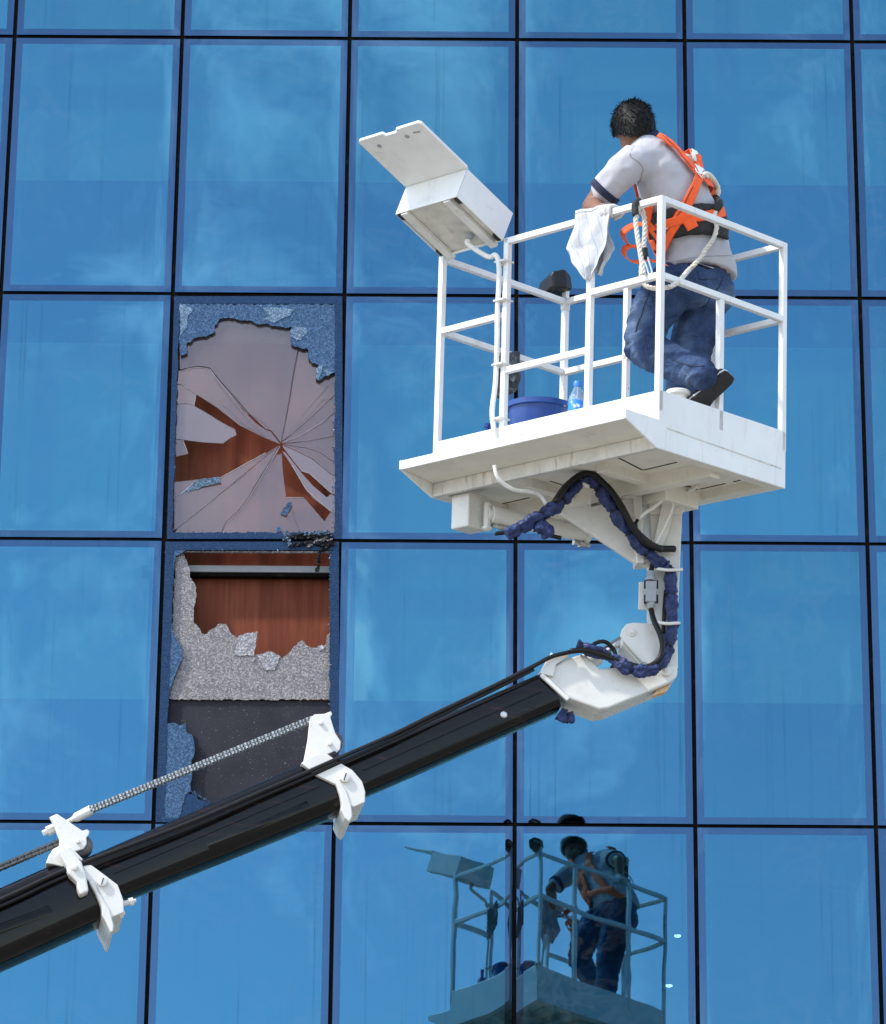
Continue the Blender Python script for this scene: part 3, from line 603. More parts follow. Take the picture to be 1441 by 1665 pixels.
MB().prism([lidp(XL_*.80, XDP-.04, -.0045), lidp(XL_*.90, XDP-.046, -.0045), lidp(XL_*.90, XDP-.055, -.0045), lidp(XL_*.80, XDP-.049, -.0045)], XH*-.001).build('lid_mark', M['grey'], cbox)
gp = X(.265, .085, .015)
MB().lathe(gp, -XH, [(.020, 0), (.020, .018), (.016, .022), (.016, .034), (.010, .036)], 10).build('cable_gland', M['grey'], cbox, smooth=30)
zs = [gp-XH*.034, gp-XH*.055-XD*.01, B(-.37, -B2-.035, ZT-.065), B(-.315, -B2-.042, ZT-.07), B(-.297, -B2-.036, ZT-.11), B(-.300, -B2-.026, ZT-.2), B(-.305, -B2-.026, .85), B(-.300, -B2-.028, .7), B(-.305, -B2-.026, .5), B(-.318, -B2-.03, .36), B(-.300, -B2-.034, .26), B(-.300, -B2-.036, .15), B(-.285, -B2-.09, .142)]
MB().tube(spline(zs, 8), .0125, 10).build('conduit', M['hose'], lift, smooth=180)
for z in (1.10, .905, .585, .315): MB().box(B(-.285, -B2-.01, z), BU*.034, BV*.034, BN*.004).build('cable_tie', M['white2'], lift)
# --- floodlight on the corner post
e0 = B(-L2, B2, ZT+.02)
fl = MB().bar(e0, e0+BN*.06, .028, .028, BU).build('floodlight', M['white'], lift, bevel=.003)
fc = on_y(905, 463, e0.y-.02); ax = (on_y(882, 462, e0.y-.05)-fc).normalized(); up_ = V3(0, 0, 1); sx = ax.cross(up_).normalized(); up_ = sx.cross(ax)
def flq(d, w, h, dz=0): return [fc+ax*(d*.88)+sx*(w*.85*i)+up_*(h*.88*j+dz) for i, j in ((-1, -1), (1, -1), (1, 1), (-1, 1))]
rings = flq(.075, .085, .035, -.01)+flq(.055, .095, .052, -.005)+flq(-.02, .095, .058, .006)+flq(-.075, .05, .040, .0)
fb = MB().add(rings, [(0, 1, 2, 3)]+[(k*4+i, k*4+(i+1) % 4, k*4+4+(i+1) % 4, k*4+4+i) for k in range(3) for i in range(4)]+[(15, 14, 13, 12)])
fb.build('lamp_body', M['black'], fl, bevel=.008)
MB().tube(spline([e0+BN*.05, e0+BN*.07+sx*.10, fc+sx*.105-ax*.02], 5), .006, 8).build('lamp_bracket', M['steel'], fl, smooth=60)
MB().lathe(B(-L2, B2, ZT-.045), BN, [(.021, 0), (.024, .01), (.024, .05), (.021, .06)], 16).build('lamp_clamp', M['white2'], fl, smooth=30)
# --- slewing block, cylinder and bracket beneath the floor
blk = MB().box(B(-.575, -.345, -.075), BU*.058, BV*.066, BN*.086).build('slew_block', M['white2'], lift, bevel=.008)
cy0, cy1 = B(-.49, -.31, -.085), B(-.335, .235, -.10); dv = (cy1-cy0).normalized()
cyl = MB().tube([cy0, cy0+dv*.02, cy0+dv*.021, cy1-dv*.021, cy1-dv*.02, cy1], [.030, .030, .043, .043, .050, .050], 20).build('slew_cylinder', M['white2'], lift, smooth=40)
MB().lathe(cy0+BN*.055, -BN, [(.014, 0), (.018, .01), (.018, .12), (.026, .121), (.026, .132), (.012, .14)], 16).build('pivot_pin', M['white2'], cyl, smooth=30)
for c in (cy0+dv*.05-BN*.05, cy1-dv*.06-BN*.055):
    MB().lathe(c-dv*.02, dv, [(.013, 0), (.013, .03), (.018, .031), (.018, .055), (.012, .056), (.012, .09)], 12).build('hose_fitting', M['steel'], cyl, smooth=30)
def bpoly(nm, pts, off, th, mt, parent, bev=.004, sm=None):
    return MB().prism([on_b(x, y, off) for x, y in pts], BNRM*-th).build(nm, M[mt], parent, bevel=bev, smooth=sm)
slew = bpoly('slew_bracket', [(908, 832), (945, 822), (985, 812), (1034, 806), (1040, 905), (1034, 916), (1020, 906)], .10, .03, 'white2', lift, .004)
bpoly('bracket_flange', [(1030, 800), (1044, 800), (1048, 915), (1036, 915)], .13, .10, 'white2', slew, .004)
bpoly('bracket_rib', [(960, 806), (1046, 786), (1046, 806), (960, 826)], .10, .12, 'white2', slew, .004)
MB().lathe(on_b(1047, 905, .05), V3(0, 0, -1), [(.03, 0), (.042, .005), (.042, .03), (.026, .031), (.026, .048), (.014, .056)], 18).build('slew_pin', M['white2'], slew, smooth=35)
# --- mast
mast = bpoly('mast', [(1056, 826), (1110, 828), (1106, 930), (1102, 1020), (1103, 1085), (1092, 1106), (1080, 1108), (1066, 1096), (1062, 1010), (1064, 930)], .085, .17, 'white2', lift, .006)
bpoly('mast_gusset', [(1080, 806), (1102, 806), (1086, 868), (1062, 920), (1058, 906)], .12, .012, 'white2', mast, .002)
bpoly('mast_gusset', [(1056, 806), (1120, 806), (1110, 836), (1056, 836)], .10, .2, 'white2', mast, .004)
pv = on_b(1084, 1089, .105)
MB().lathe(on_b(1083.5, 1089, .112), -BNRM, [(.008, -.012), (.014, -.010), (.014, -.004), (.028, -.002), (.028, .03)], 20).build('pivot_pin', M['white2'], mast, smooth=35)
bpoly('lever_plate', [(1009, 1033), (1012, 1023), (1019, 1014), (1031, 1012), (1063, 1014), (1078, 1024), (1078, 1064), (1058, 1081), (1045, 1076), (1015, 1043)], .10, .02, 'white2', mast, .004)
bpoly('lever_plate', [(1012, 1036), (1018, 1042), (1048, 1076), (1040, 1080), (1012, 1048)], .07, .13, 'white2', mast, .003)
MB().lathe(on_b(1027, 1027.5, .104), -BNRM, [(.007, -.012), (.012, -.010), (.012, -.004), (.022, -.002), (.022, .02)], 18).build('pivot_pin', M['white2'], mast, smooth=35)
bpoly('socket_plate', [(1039.5, 946), (1066, 946), (1066, 992), (1038.5, 991)], .095, .012, 'white2', mast, .002)
# --- boom head casting
head = bpoly('boom_head', [(880, 1096), (899, 1084), (928, 1069), (945, 1064), (953, 1065), (976, 1087), (1004, 1085), (1031, 1098), (1056, 1095), (1075, 1089), (1083, 1082), (1095, 1080), (1103, 1089), (1101, 1100), (1089, 1110), (990, 1151), (975, 1153), (925, 1135), (918, 1128)], .095, .20, 'white2', lift, .008)
MB().prism([on_b(1062, 1131, .06), on_b(1084, 1124, .06), on_b(1092, 1112, .06), on_b(1068, 1122, .06)], -BNRM*.05).build('worn_sticker', M['sticker'], head, bevel=.001)
bpoly('hose_bracket', [(890, 1072), (897, 1060), (903, 1067), (924, 1058), (927, 1065), (904, 1080), (900, 1100), (877, 1094)], .115, .05, 'white2', head, .003)
MB().bar(on_b(880, 1097, .11), on_b(924, 1138, .11), .02, .02, BNRM).build('head_flange', M['white2'], head, bevel=.004)
r0, r1 = on_b(972, 1066, .0), on_b(1018, 1037, .0); rd = (r1-r0).normalized()
lc = MB().tube([r0-rd*.25, r0, r0+rd*.001], [.042, .042, .036], 18).build('level_cylinder', M['white2'], lift, smooth=40)
MB().tube([r0, r1], .021, 18).build('cylinder_rod', M['chrome'], lc, smooth=60)
MB().tube(spline([on_b(955, 1058, .03), on_b(968, 1046, .03), on_b(985, 1044, .03), on_b(999, 1058, .02), on_b(1001, 1075, .02), on_b(994, 1088, .0)], 6), .010, 8).build('hydraulic_hose', M['rubber'], lift, smooth=180)
# --- telescopic sections
def section(tl, bl, tr, br, off, w, mt='boom', ch=.20):
    E_ = []
    for t_, b_ in ((tl, bl), (tr, br)):
        if not isinstance(t_, Vector): t_ = on_b(*t_, off); b_ = on_b(*b_, off)
        d = b_-t_; h = d.length; d.normalize(); k = h*ch; dp = -BNRM; prof_ = []
        def arc(c, a0):
            for q_ in range(5):
                a = a0+math.pi/2*q_/4; prof_.append(c+(-d)*(k*math.sin(a))+dp*(k*math.cos(a)))
        # rounded rectangle: corners at near-top, far-top, far-bottom, near-bottom
        arc(t_+d*k+dp*(w-k), 0); arc(t_+d*k+dp*k, math.pi/2); arc(b_-d*k+dp*k, math.pi); arc(b_-d*k+dp*(w-k), 3*math.pi/2)
        E_.append(prof_)
    n = len(E_[0])
    return MB().add(E_[0]+E_[1], [(i, (i+1) % n, n+(i+1) % n, n+i) for i in range(n)]+[tuple(range(n)), tuple(range(2*n-1, n-1, -1))])
s3 = section((530, 1244), (560, 1301), (884, 1090), (914, 1146), .095, .185).build('boom_section', M['boom'], lift, smooth=40, label='slim inner black boom section')
s2 = section((120, 1400), (158, 1470), (545, 1216), (580, 1302), .125, .235).build('boom_section', M['boom'], lift, smooth=40, label='middle black boom section')
w1 = .29; of1 = .155
tr_, br_ = on_b(124, 1384, of1), on_b(172, 1487, of1); tl_, bl_ = on_b(-600, 1704, of1), on_b(-552, 1812, of1)
dd = (tl_-tr_).normalized(); ln = 15.5
s1 = section(tr_+dd*ln, br_+dd*ln, tr_, br_, of1, w1).build('boom_section', M['boom'], lift, smooth=40, label='thick outer black boom section')
# turret the boom rises from, out of the picture to the lower left
ft = tr_+dd*ln-BNRM*(w1/2); fz = ft.z
tur = MB().box(V3(ft.x+.2, ft.y, max(.6, fz*.5+.15)), V3(.5, 0, 0), V3(0, .45, 0), V3(0, 0, max(.45, fz*.5))).build('turret', M['white2'], lift, bevel=.03)
MB().box(V3(ft.x+.2, ft.y, .42), V3(1.6, 0, 0), V3(0, 1.0, 0), V3(0, 0, .22)).build('chassis', M['black'], lift, bevel=.05)
for sx_ in (-1.1, 1.1):
    for sy_ in (-.9, .9): MB().lathe(V3(ft.x+.2+sx_, ft.y+sy_-.12, .42), V3(0, 1, 0), [(.2, -.01), (.36, 0), (.42, .04), (.42, .2), (.36, .24), (.2, .25)], 28).build('wheel', M['rubber'], lift, smooth=40)
# weld ridges pressed along the side of each section
def ridge(sec, p, q, off, w=.007, h=.006): MB().bar(on_b(*p, off), on_b(*q, off), w, h, V3(0, 0, 1)).build('weld_ridge', M['boom'], sec)
ridge(s3, (590, 1252), (880, 1124), .0985); ridge(s2, (185, 1420), (520, 1278), .1285); ridge(s1, (-300, 1605), (112, 1428), .1585); ridge(s3, (600, 1270), (870, 1150), .0985, .004, .004)
# shallow stiffening beads
def bead(sec, p, q, off, r): MB().tube([on_b(*p, off), on_b(p[0]*.96+q[0]*.04, p[1]*.96+q[1]*.04, off), on_b(p[0]*.04+q[0]*.96, p[1]*.04+q[1]*.96, off), on_b(*q, off)], [r*.3, r, r, r*.3], 10).build('stiffening_bead', M['boom'], sec, smooth=60)
bead(s2, (330, 1385), (506, 1308), .073, .056); bead(s1, (-300, 1630), (98, 1479), .101, .060)
MB().lathe(on_b(819.5, 1162, .10), -BNRM, [(.004, -.006), (.010, -.006), (.010, -.002), (.016, 0), (.016, .01)], 14).build('wear_pad_bolt', M['steel'], s3, smooth=40)
# hoses strapped along the top of the boom
hp = [(-700, 1768), (-300, 1592), (0, 1463), (108, 1414), (300, 1341), (424, 1288), (490, 1260), (560, 1229), (640, 1194), (703, 1163), (800, 1117), (868, 1083), (897, 1068), (932, 1059)]
MB().tube(spline([on_b(x, y, .19-.06*max(0, min(1, x/900))) for x, y in hp], 5), .0105, 10).build('boom_hose', M['rubber'], lift, smooth=180)
MB().tube(spline([on_b(x, y+11-.006*max(x, 0), .185-.06*max(0, min(1, x/900))) for x, y in hp[:-2]], 5), .0085, 10).build('boom_hose', M['rubber'], lift, smooth=180)
# --- collars with chain sheaves
def k1(x, y): return (x/5.542, 1290+y/5.542)
def k2(x, y): return (480+x/3.133, 1040+y/3.133)
def cpoly(nm, pts, f, off, th, parent, mt='white2', bev=.004): return bpoly(nm, [f(*p) for p in pts], off, th, mt, parent, bev)
def bolt(p, off, r, parent, mt='white2', slot=True):
    c = on_b(*p, off); o = MB().lathe(c, -BNRM, [(r*.8, -.010), (r, -.008), (r, .01)], 18).build('bolt', M[mt], parent, smooth=35)
    if slot: MB().box(c+BNRM*.0102, V3(.25, 0, .97)*(r*.75), BD*(r*.10), BNRM*.001).build('bolt_slot', M['slot'], o)
col2 = cpoly('boom_collar', [(30,630),(70,600),(110,585),(165,582),(205,612),(250,640),(292,664),(342,722),(358,775),(356,828),(300,852),(262,842),(232,800),(210,740),(112,692)], k2, .15, .30, lift)
cpoly('collar_plate', [(42,628),(64,510),(75,405),(98,380),(150,377),(183,364),(190,378),(180,396),(205,475),(234,520),(230,560),(207,580),(170,586),(150,600),(110,620)], k2, .085, .02, col2)
cpoly('collar_plate', [(42,628),(64,510),(75,405),(98,380),(150,377),(183,364),(190,378),(180,396),(205,475),(234,520),(230,560),(207,580),(170,586),(150,600),(110,620)], k2, -.03, .02, col2)
cpoly('collar_flange', [(198,705),(226,710),(262,770),(287,850),(292,900),(277,928),(254,908),(234,868),(238,835),(230,795),(212,745)], k2, .158, .33, col2, bev=.005)
MB().lathe(on_b(*k2(188, 520), .06), -BNRM, [(.045, 0), (.052, .004), (.052, .05), (.045, .056)], 28).build('chain_sheave', M['dsteel'], col2, smooth=40)
bolt(k2(253, 702), .158, .024, col2); bolt(k2(130, 424), .088, .010, col2, slot=False); bolt(k2(175, 530), .088, .011, col2, slot=False)
col1 = cpoly('boom_collar', [(745,655),(820,643),(945,735),(1062,825),(1112,960),(1117,1072),(1000,1120),(950,1010),(870,850),(780,770)], k1, .185, .36, lift)
cpoly('collar_foot', [(413,630),(440,560),(480,500),(540,470),(640,480),(750,595),(700,640),(600,672),(490,642)], k1, .15, .26, col1)
cpoly('collar_plate', [(445,213),(515,183),(745,338),(785,322),(808,340),(803,372),(780,400),(783,455),(755,500),(665,528),(620,500),(530,490),(535,420),(490,300)], k1, .10, .02, col1)
cpoly('collar_plate', [(445,213),(515,183),(745,338),(785,322),(808,340),(803,372),(780,400),(783,455),(755,500),(665,528),(620,500),(530,490),(535,420),(490,300)], k1, -.02, .02, col1)
cpoly('collar_lug', [(525,522),(560,492),(622,476),(662,530),(738,622),(778,748),(800,880),(725,915),(700,860),(692,800),(665,770),(612,722),(600,660)], k1, .225, .07, col1, bev=.008)
cpoly('collar_flange', [(800,790),(840,780),(885,880),(990,1050),(1026,1190),(1020,1245),(1000,1251),(960,1170),(920,1100),(912,1020),(862,900)], k1, .195, .38, col1, bev=.006)
bolt(k1(922, 798), .193, .022, col1); bolt(k1(673, 668), .230, .015, col1, slot=False); bolt(k1(700, 435), .104, .010, col1, slot=False)
for p, q_, r in (((1110, 995), (1225, 965), .012), ((1030, 1095), (1125, 1075), .014)):
    a, b_ = on_b(*k1(*p), .14), on_b(*k1(*q_), .14); d = (b_-a)
    MB().tube([a, a+d*.45, a+d*.46, a+d*.8, a+d*.81, b_], [r, r, r*1.5, r*1.5, r*.7, r*.7], 8).build('clamp_bolt', M['white2'], col1, smooth=30)
MB().lathe(on_b(*k1(745, 468), .075), -BNRM, [(.040, 0), (.047, .004), (.047, .06), (.040, .066)], 28).build('chain_sheave', M['dsteel'], col1, smooth=40)
a, b_ = on_b(*k1(385, 362), .05), on_b(*k1(520, 300), .05); d = b_-a
MB().tube([a, a+d*.28, a+d*.29, a+d*.75, a+d*.76, b_], [.013, .013, .022, .022, .014, .014], 6).build('chain_nut', M['white2'], col1, smooth=30)
a, b_ = on_b(*k1(600, 262), .05), on_b(*k1(820, 150), .05); d = b_-a
MB().tube([a, a+d*.25, a+d*.4, b_], [.010, .012, .022, .024], 10).build('chain_anchor', M['white2'], col1, smooth=40)
def chain(p, q_, mt, n, off=.05):
    a, b_ = on_b(*p, off), on_b(*q_, off); d = (b_-a)/n; t_ = d.normalized(); up2 = BNRM.cross(t_).normalized(); b = MB()
    for s in (-1, 1):
        c0 = up2*(.0078*s)
        for i in range(n):
            c = a+d*(i+.5)+c0; w = .012 if i % 2 else .019
            for sd_ in (-w, w): b.prism([c+BNRM*sd_+t_*x+up2*y for x, y in ((-.0125, -.0025), (-.008, -.0056), (.008, -.0056), (.0125, -.0025), (.0125, .0025), (.008, .0056), (-.008, .0056), (-.0125, .0025))], BNRM*.004)
            b.tube([a+d*i+c0-BNRM*.02, a+d*i+c0+BNRM*.024], .0055, 6, mi=1)
    return b.build('lift_chain', [M[mt], M['dsteel']], lift)
chain(k1(815, 152), (508, 1170), 'steel', 64); chain((-40, 1428), k1(545, 440), 'dsteel', 24)
# --- cables and hoses round the mast
def u1(x, y): return (700+x/3.431, 760+y/3.431)
def u2(x, y): return (1020+x/8.32, 900+y/8.32)
def u3(x, y): return (860+x/5.146, 880+y/5.146)
def wrap(path, r, seed, nm='wrapped_cable', mt='bluewrap', amp=.28, n=14):
    pts = spline(path, 26); rr = []
    for i, p in enumerate(pts):
        w = noise.noise(p*22+V3(seed, 0, 0)); rr.append(r*(1+amp*w)*(1 if 0 < i < len(pts)-1 else .9))
    n = 28; b = MB().tube(pts, rr, n); run = 0.0
    for i, c in enumerate(pts):
        run += (c-pts[i-1]).length if i else 0
        pinch = 1-.30*max(0, math.cos(run*2*math.pi/.13+seed))**8
        for j in range(n):
            k = i*n+j; v = b.v[k]; a = 2*math.pi*j/n
            f = 1+.17*math.sin(3*a+5*noise.noise(c*9+V3(seed, 0, 0)))+.06*math.sin(7*a+6*noise.noise(c*14))+.30*(.35-abs(noise.noise(v*28+V3(seed, 0, 0)))*1.6)+.16*(.3-abs(noise.noise(v*75)))
            b.v[k] = c+(v-c)*(f*pinch)
    o = b.build(nm, M[mt], lift, smooth=35); run = 0.0; last = -1
    for i, c in enumerate(pts[:-1]):
        run += (c-pts[i-1]).length if i else 0; ph = int((run*2*math.pi/.13+seed)/(2*math.pi)+.0)
        if ph != last and i > 2:
            t = (pts[i+1]-c).normalized(); MB().lathe(c-t*.004, t, [(r*.80, 0), (r*.86, .001), (r*.86, .007), (r*.80, .008)], 16).build('cable_tie', M['black'], o, smooth=40)
        last = ph
    return o
wp = [(on_b(*u1(x, y), o)) for x, y, o in ((425, 372, .30), (560, 300, .30), (650, 250, .29), (740, 180, .28), (820, 95, .26), (878, 58, .25), (940, 118, .24), (1010, 210, .22), (1080, 320, .20), (1150, 418, .18), (1235, 495, .16), (1305, 545, .15))]
wp += [on_b(*u2(x, y), .135) for x, y in ((590, 250), (590, 420), (600, 600), (615, 800), (610, 960), (575, 1150), (535, 1350))]
wp += [on_b(*u2(430, 1520), .15), on_b(*u2(250, 1590), .16), on_b(*u2(20, 1555), .15), on_b(*u3(750, 1010), .14), on_b(*u3(600, 935), .13), on_b(*u3(400, 870), .12)]
wrap(wp[:12], .029, 3); wrap(wp[11:], .027, 5)
wrap([on_b(*u1(x, y), .29) for x, y in ((590, 320), (640, 345), (665, 385))], .030, 8)
wrap([on_b(*u3(x, y), .02) for x, y in ((250, 1440), (310, 1480), (375, 1475))], .03, 4)
def hose(path, r, mt='rubber', nm='hose'): return MB().tube(spline(path, 7), r, 10).build(nm, M[mt], lift, smooth=180)
hose([on_b(*u1(x, y), o) for x, y, o in ((690, 200, .31), (755, 108, .30), (830, 52, .28), (900, 46, .27), (990, 112, .26), (1062, 212, .24), (1122, 322, .22), (1185, 395, .2), (1265, 448, .16), (1362, 455, .12))], .0165)
hose([on_b(*u1(x, y), o) for x, y, o in ((700, 190, .33), (770, 92, .32), (840, 40, .30), (910, 40, .29), (1000, 122, .28), (1072, 235, .26), (1135, 345, .24), (1200, 420, .22), (1290, 460, .18))], .014)
hose([on_b(*u1(x, y), .16) for x, y in ((360, 370), (430, 362))], .010); hose([on_b(*u1(x, y), .16) for x, y in ((670, 380), (730, 395))], .010)
hose([on_b(*u2(x, y), o) for x, y, o in ((320, 745, .125), (360, 900, .15), (440, 1080, .17), (478, 1230, .17), (455, 1380, .17), (370, 1490, .17), (220, 1540, .17), (0, 1490, .16))]+[on_b(*u3(x, y), .15) for x, y in ((750, 1000), (600, 945), (470, 915), (350, 920))], .0135)
hose([on_b(*u2(x, y), .10) for x, y in ((525, 500), (510, 700), (500, 900), (490, 1080))], .010)
hose([on_b(*u2(x, y), .12) for x, y in ((340, 150), (325, 240), (310, 280))], .012)
hose([on_b(*u1(x, y), .45-.0003*x) for x, y in ((358, -10), (372, 45), (410, 92), (470, 125), (560, 138), (615, 160), (650, 205))], .0105, 'hose', 'conduit')
hose([on_b(*u1(x, y), .27) for x, y in ((832, 15), (838, 60), (855, 92), (885, 108))], .010, 'hose', 'conduit')
hose([on_b(*u1(x, y), .18) for x, y in ((1325, 100), (1310, 160), (1255, 215), (1190, 260), (1160, 290))], .009, 'hose', 'conduit')
hose([on_b(*u1(x, y), .17) for x, y in ((1160, 288), (1145, 312), (1150, 335))], .008)
hose([on_b(*u1(x, y), .16) for x, y in ((1350, 175), (1350, 225), (1320, 300), (1280, 380), (1258, 425))], .006, 'hose', 'conduit')
hose([on_z(*u1(1270, 105), .03), on_z(*u1(1310, 140), .02), on_z(*u1(1400, 150), .02), on_z(1135, 790, .03)], .010, 'hose', 'conduit')
for y, x0, x1 in ((926, 1067, 1107), (1013, 1066, 1103)):
    MB().tube(spline([on_b(x0, y, .09), on_b(x0+3, y-1, .15), on_b((x0+x1)/2, y+1, .185), on_b(x1, y, .16), on_b(x1+.5, y, .09)], 6), .008, 8).build('cable_ring', M['white2'], lift, smooth=60)
# plug-and-socket connector
cn = bpoly('cable_connector', [(1050.5, 944), (1068.5, 944), (1067.5, 978), (1050, 978)], .150, .05, 'grey', lift, .004)
a = on_b(1058, 944, .125); up_z = (on_b(1059, 930, .125)-a).normalized()
MB().lathe(a, up_z, [(.026, -.002), (.026, .012), (.020, .014), (.020, .022), (.022, .023), (.018, .045)], 16).build('connector_gland', M['grey'], cn, smooth=30)
a = on_b(1059, 978, .125); MB().lathe(a, -up_z, [(.022, -.002), (.020, .02), (.014, .036), (.012, .04)], 16).build('connector_gland', M['grey'], cn, smooth=30)
for x in (1049.5, 1068.5):
    for y0, y1 in ((944, 957), (967, 981)): MB().bar(on_b(x, y0, .14), on_b(x, y1, .14), .012, .012, BNRM).build('connector_clip', M['black'], cn, bevel=.002)

# ================================================================= THINGS IN THE BASKET
FLO = .1585
def bucket():
    o = thing('bucket', 'blue plastic bucket standing on the basket floor behind the toe board', 'bucket', B(-.36, -.10, FLO)); c = B(-.36, -.10, FLO+.001)
    MB().lathe(c, BN, [(.115, 0), (.12, .006), (.150, .290), (.163, .293), (.163, .318), (.154, .320), (.147, .310), (.145, .29), (.112, .012), (.0, .010)], 40).build('pail', M['bucket'], o, smooth=35)
    MB().tube(spline([c+BN*.29+BU*.160, c+BN*.312+BU*.11+BV*.13, c+BN*.307+BV*.17, c+BN*.312-BU*.11+BV*.13, c+BN*.29-BU*.160], 6), .004, 8).build('bail_handle', M['steel'], o, smooth=60)
bucket()
def bottle():
    o = thing('water_bottle', 'clear plastic water bottle with blue cap and label', 'bottle', B(.07, -.30, FLO)); c = B(.07, -.30, FLO+.001)
    MB().lathe(c, BN, [(.034, 0), (.041, .008), (.042, .10), (.040, .11), (.042, .12), (.042, .215), (.036, .24), (.020, .278), (.0145, .285), (.0145, .300)], 28).build('body', M['bottle'], o, smooth=40)
    MB().lathe(c, BN, [(.0425, .125), (.0428, .128), (.0428, .212), (.0425, .215)], 28).build('paper_label', M['blabel'], o, smooth=40)
    MB().lathe(c, BN, [(.018, .287), (.0185, .289), (.0185, .311), (.016, .314)], 20).build('cap', M['cap'], o, smooth=40)
bottle()
def tub():
    c = B(.615, -.20, FLO+.001)
    b = MB().lathe(c, BN, [(.045, 0), (.048, .004), (.040, .15), (.040, .165), (.056, .172), (.058, .186), (.052, .192), (.0, .193)], 28)
    tag(b.build('plastic_tub', M['white2'], None, smooth=35), 'small white plastic tub beside the black shoe', 'tub')
    c = B(-.63, -.18, FLO+.001); b = MB().lathe(c, BN, [(.04, 0), (.042, .004), (.042, .17), (.03, .19), (.014, .20), (.014, .235), (.018, .236), (.018, .255)], 20)
    tag(b.build('spray_bottle', M['bucket'], None, smooth=35), 'small dark blue bottle peeping over the toe board beside the conduit', 'bottle')
    pts = spline([B(-.52, .20, FLO+.01), B(-.50, .26, .36), B(-.53, .34, .50), B(-.57, .40, .56), B(-.60, .405, .50), B(-.61, .405, .40), B(-.61, .40, FLO+.01)], 7)
    tag(MB().tube(pts, .011, 10).build('white_hose', M['hose'], None, smooth=180), 'bent white hose end rising behind the blue bucket', 'hose')
tub()
def drape(name, left, right, plane, folds, amp, mt, label, cat, nx=30, ny=40, thick=.002, back=None):
    L_ = spline([plane(*p) for p in left], 8); R_ = spline([plane(*p) for p in right], 8); k = min(len(L_), len(R_)); nrm = -BV
    vs, fs, uv = [], [], []
    for j in range(ny+1):
        t = j/ny*(k-1); i = min(int(t), k-2); f = t-i; a = L_[i].lerp(L_[i+1], f); b = R_[i].lerp(R_[i+1], f)
        for q_ in range(nx+1):
            s = q_/nx; p = a.lerp(b, s)
            dd_ = math.sin(s*folds*math.pi+.6*math.sin(j/ny*4))*amp*(.25+j/ny)+noise.noise(V3(s*5, j/ny*6, 1.3))*amp*.9
            vs.append(p+nrm*dd_); uv.append((s, j/ny))
    for j in range(ny):
        for q_ in range(nx): a = j*(nx+1)+q_; fs.append((a, a+1, a+nx+2, a+nx+1))
    return vs, fs, uv
def cloth_obj(name, sheets, mt, label, cat):
    b = MB(); uvs = []
    for vs, fs, uv in sheets: b.add(vs, fs); uvs += uv
    me = bpy.data.meshes.new(name); me.from_pydata([tuple(v) for v in b.v], [], b.f); me.update(); me.materials.append(M[mt])
    ul = me.uv_layers.new(name='UVMap')
    for lp_ in me.loops: ul.data[lp_.index].uv = uvs[lp_.vertex_index]
    o = obj(name, me, None, 180, solid=.0025); return tag(o, label, cat)
def k3(x, y): return (900+x/8.005, 330+y/8.005)
fr_ = lambda x, y: on_v(*k3(x, y), -B2-.030); bk_ = lambda x, y: on_v(*k3(x, y), -B2+.030)
front = drape('c', [(288,148),(262,320),(182,560),(205,650),(268,800),(335,895),(428,1002)], [(738,52),(722,250),(697,420),(660,600),(582,780),(505,900),(446,1008)], fr_, 4, .014, 'cloth', '', '')
rear = drape('c', [(288,150),(300,300),(320,480),(400,640),(480,760),(540,860),(585,935)], [(735,55),(728,250),(712,400),(782,580),(742,690),(690,780),(612,945)], bk_, 3, .012, 'cloth', '', '')
top_v = []; n_ = 31
for j in range(7):
    a = math.pi*j/6
    for q_ in range(n_):
        f0, r0_ = front[0][q_], rear[0][q_]; mid = (f0+r0_)/2; hf = (f0-r0_)/2
        top_v.append(mid+hf*math.cos(a)+BN*(.014*math.sin(a)+.003))
top_f = [(j*n_+q_, j*n_+q_+1, (j+1)*n_+q_+1, (j+1)*n_+q_) for j in range(6) for q_ in range(n_-1)]
cloth_obj('cleaning_cloth', [front, rear, (top_v, top_f, [(i % n_/30, 0) for i in range(len(top_v))])], 'cloth', 'white printed cotton cloth hung over the top guard rail', 'cloth')
def k5(x, y): return (640+x/4.238, 420+y/4.238)
rg = lambda off: (lambda x, y: onplane(*k5(x, y), BO-BU*(L2+off), BU))
sh1 = drape('r', [(712,650),(712,760),(700,850),(690,905),(680,965)], [(872,650),(868,760),(862,850),(850,905),(792,952)], rg(.024), 5, .012, '', '', '', 16, 20)
sh2 = drape('r', [(735,650),(740,720),(745,760),(750,800),(755,830)], [(870,640),(868,720),(865,780),(862,820),(858,862)], rg(-.024), 3, .010, '', '', '', 16, 20)
cloth_obj('wiping_rag', [sh1, sh2], 'rag', 'dark grey rag hanging from the lower side rail above the blue bucket', 'rag')

# ================================================================= THE WORKER
person = thing('person', 'worker in grey shirt, blue jeans and orange harness leaning on the basket rail', 'person', B(.40, .05, FLO))
S_ = V3(.72, .69, 0).normalized(); Fd = V3(-.69, .72, 0).normalized(); UP = V3(0, 0, 1)
tor = [((1142, 446), -6.08, .190, .142), ((1139, 428), -6.09, .196, .150), ((1128, 400), -6.12, .205, .155), ((1112, 350), -6.20, .215, .158), ((1095, 305), -6.27, .205, .148), ((1078, 268), -6.33, .188, .122), ((1066, 246), -6.36, .150, .100), ((1055, 229), -6.38, .075, .072)]
lsh, rsh = on_y(1026, 264, -6.46), on_y(1120, 284, -6.19)
lel, rel = on_y(962, 336, -6.34), V3(1.07, -5.93, 9.60)
lh, rh = on_v(989, 347, -B2), B(.20, B2, ZT)
lwr, rwr = lh+V3(-.035, .065, .045), rh+V3(-.01, -.08, .06)
head_c = on_y(1031, 212, -6.37)
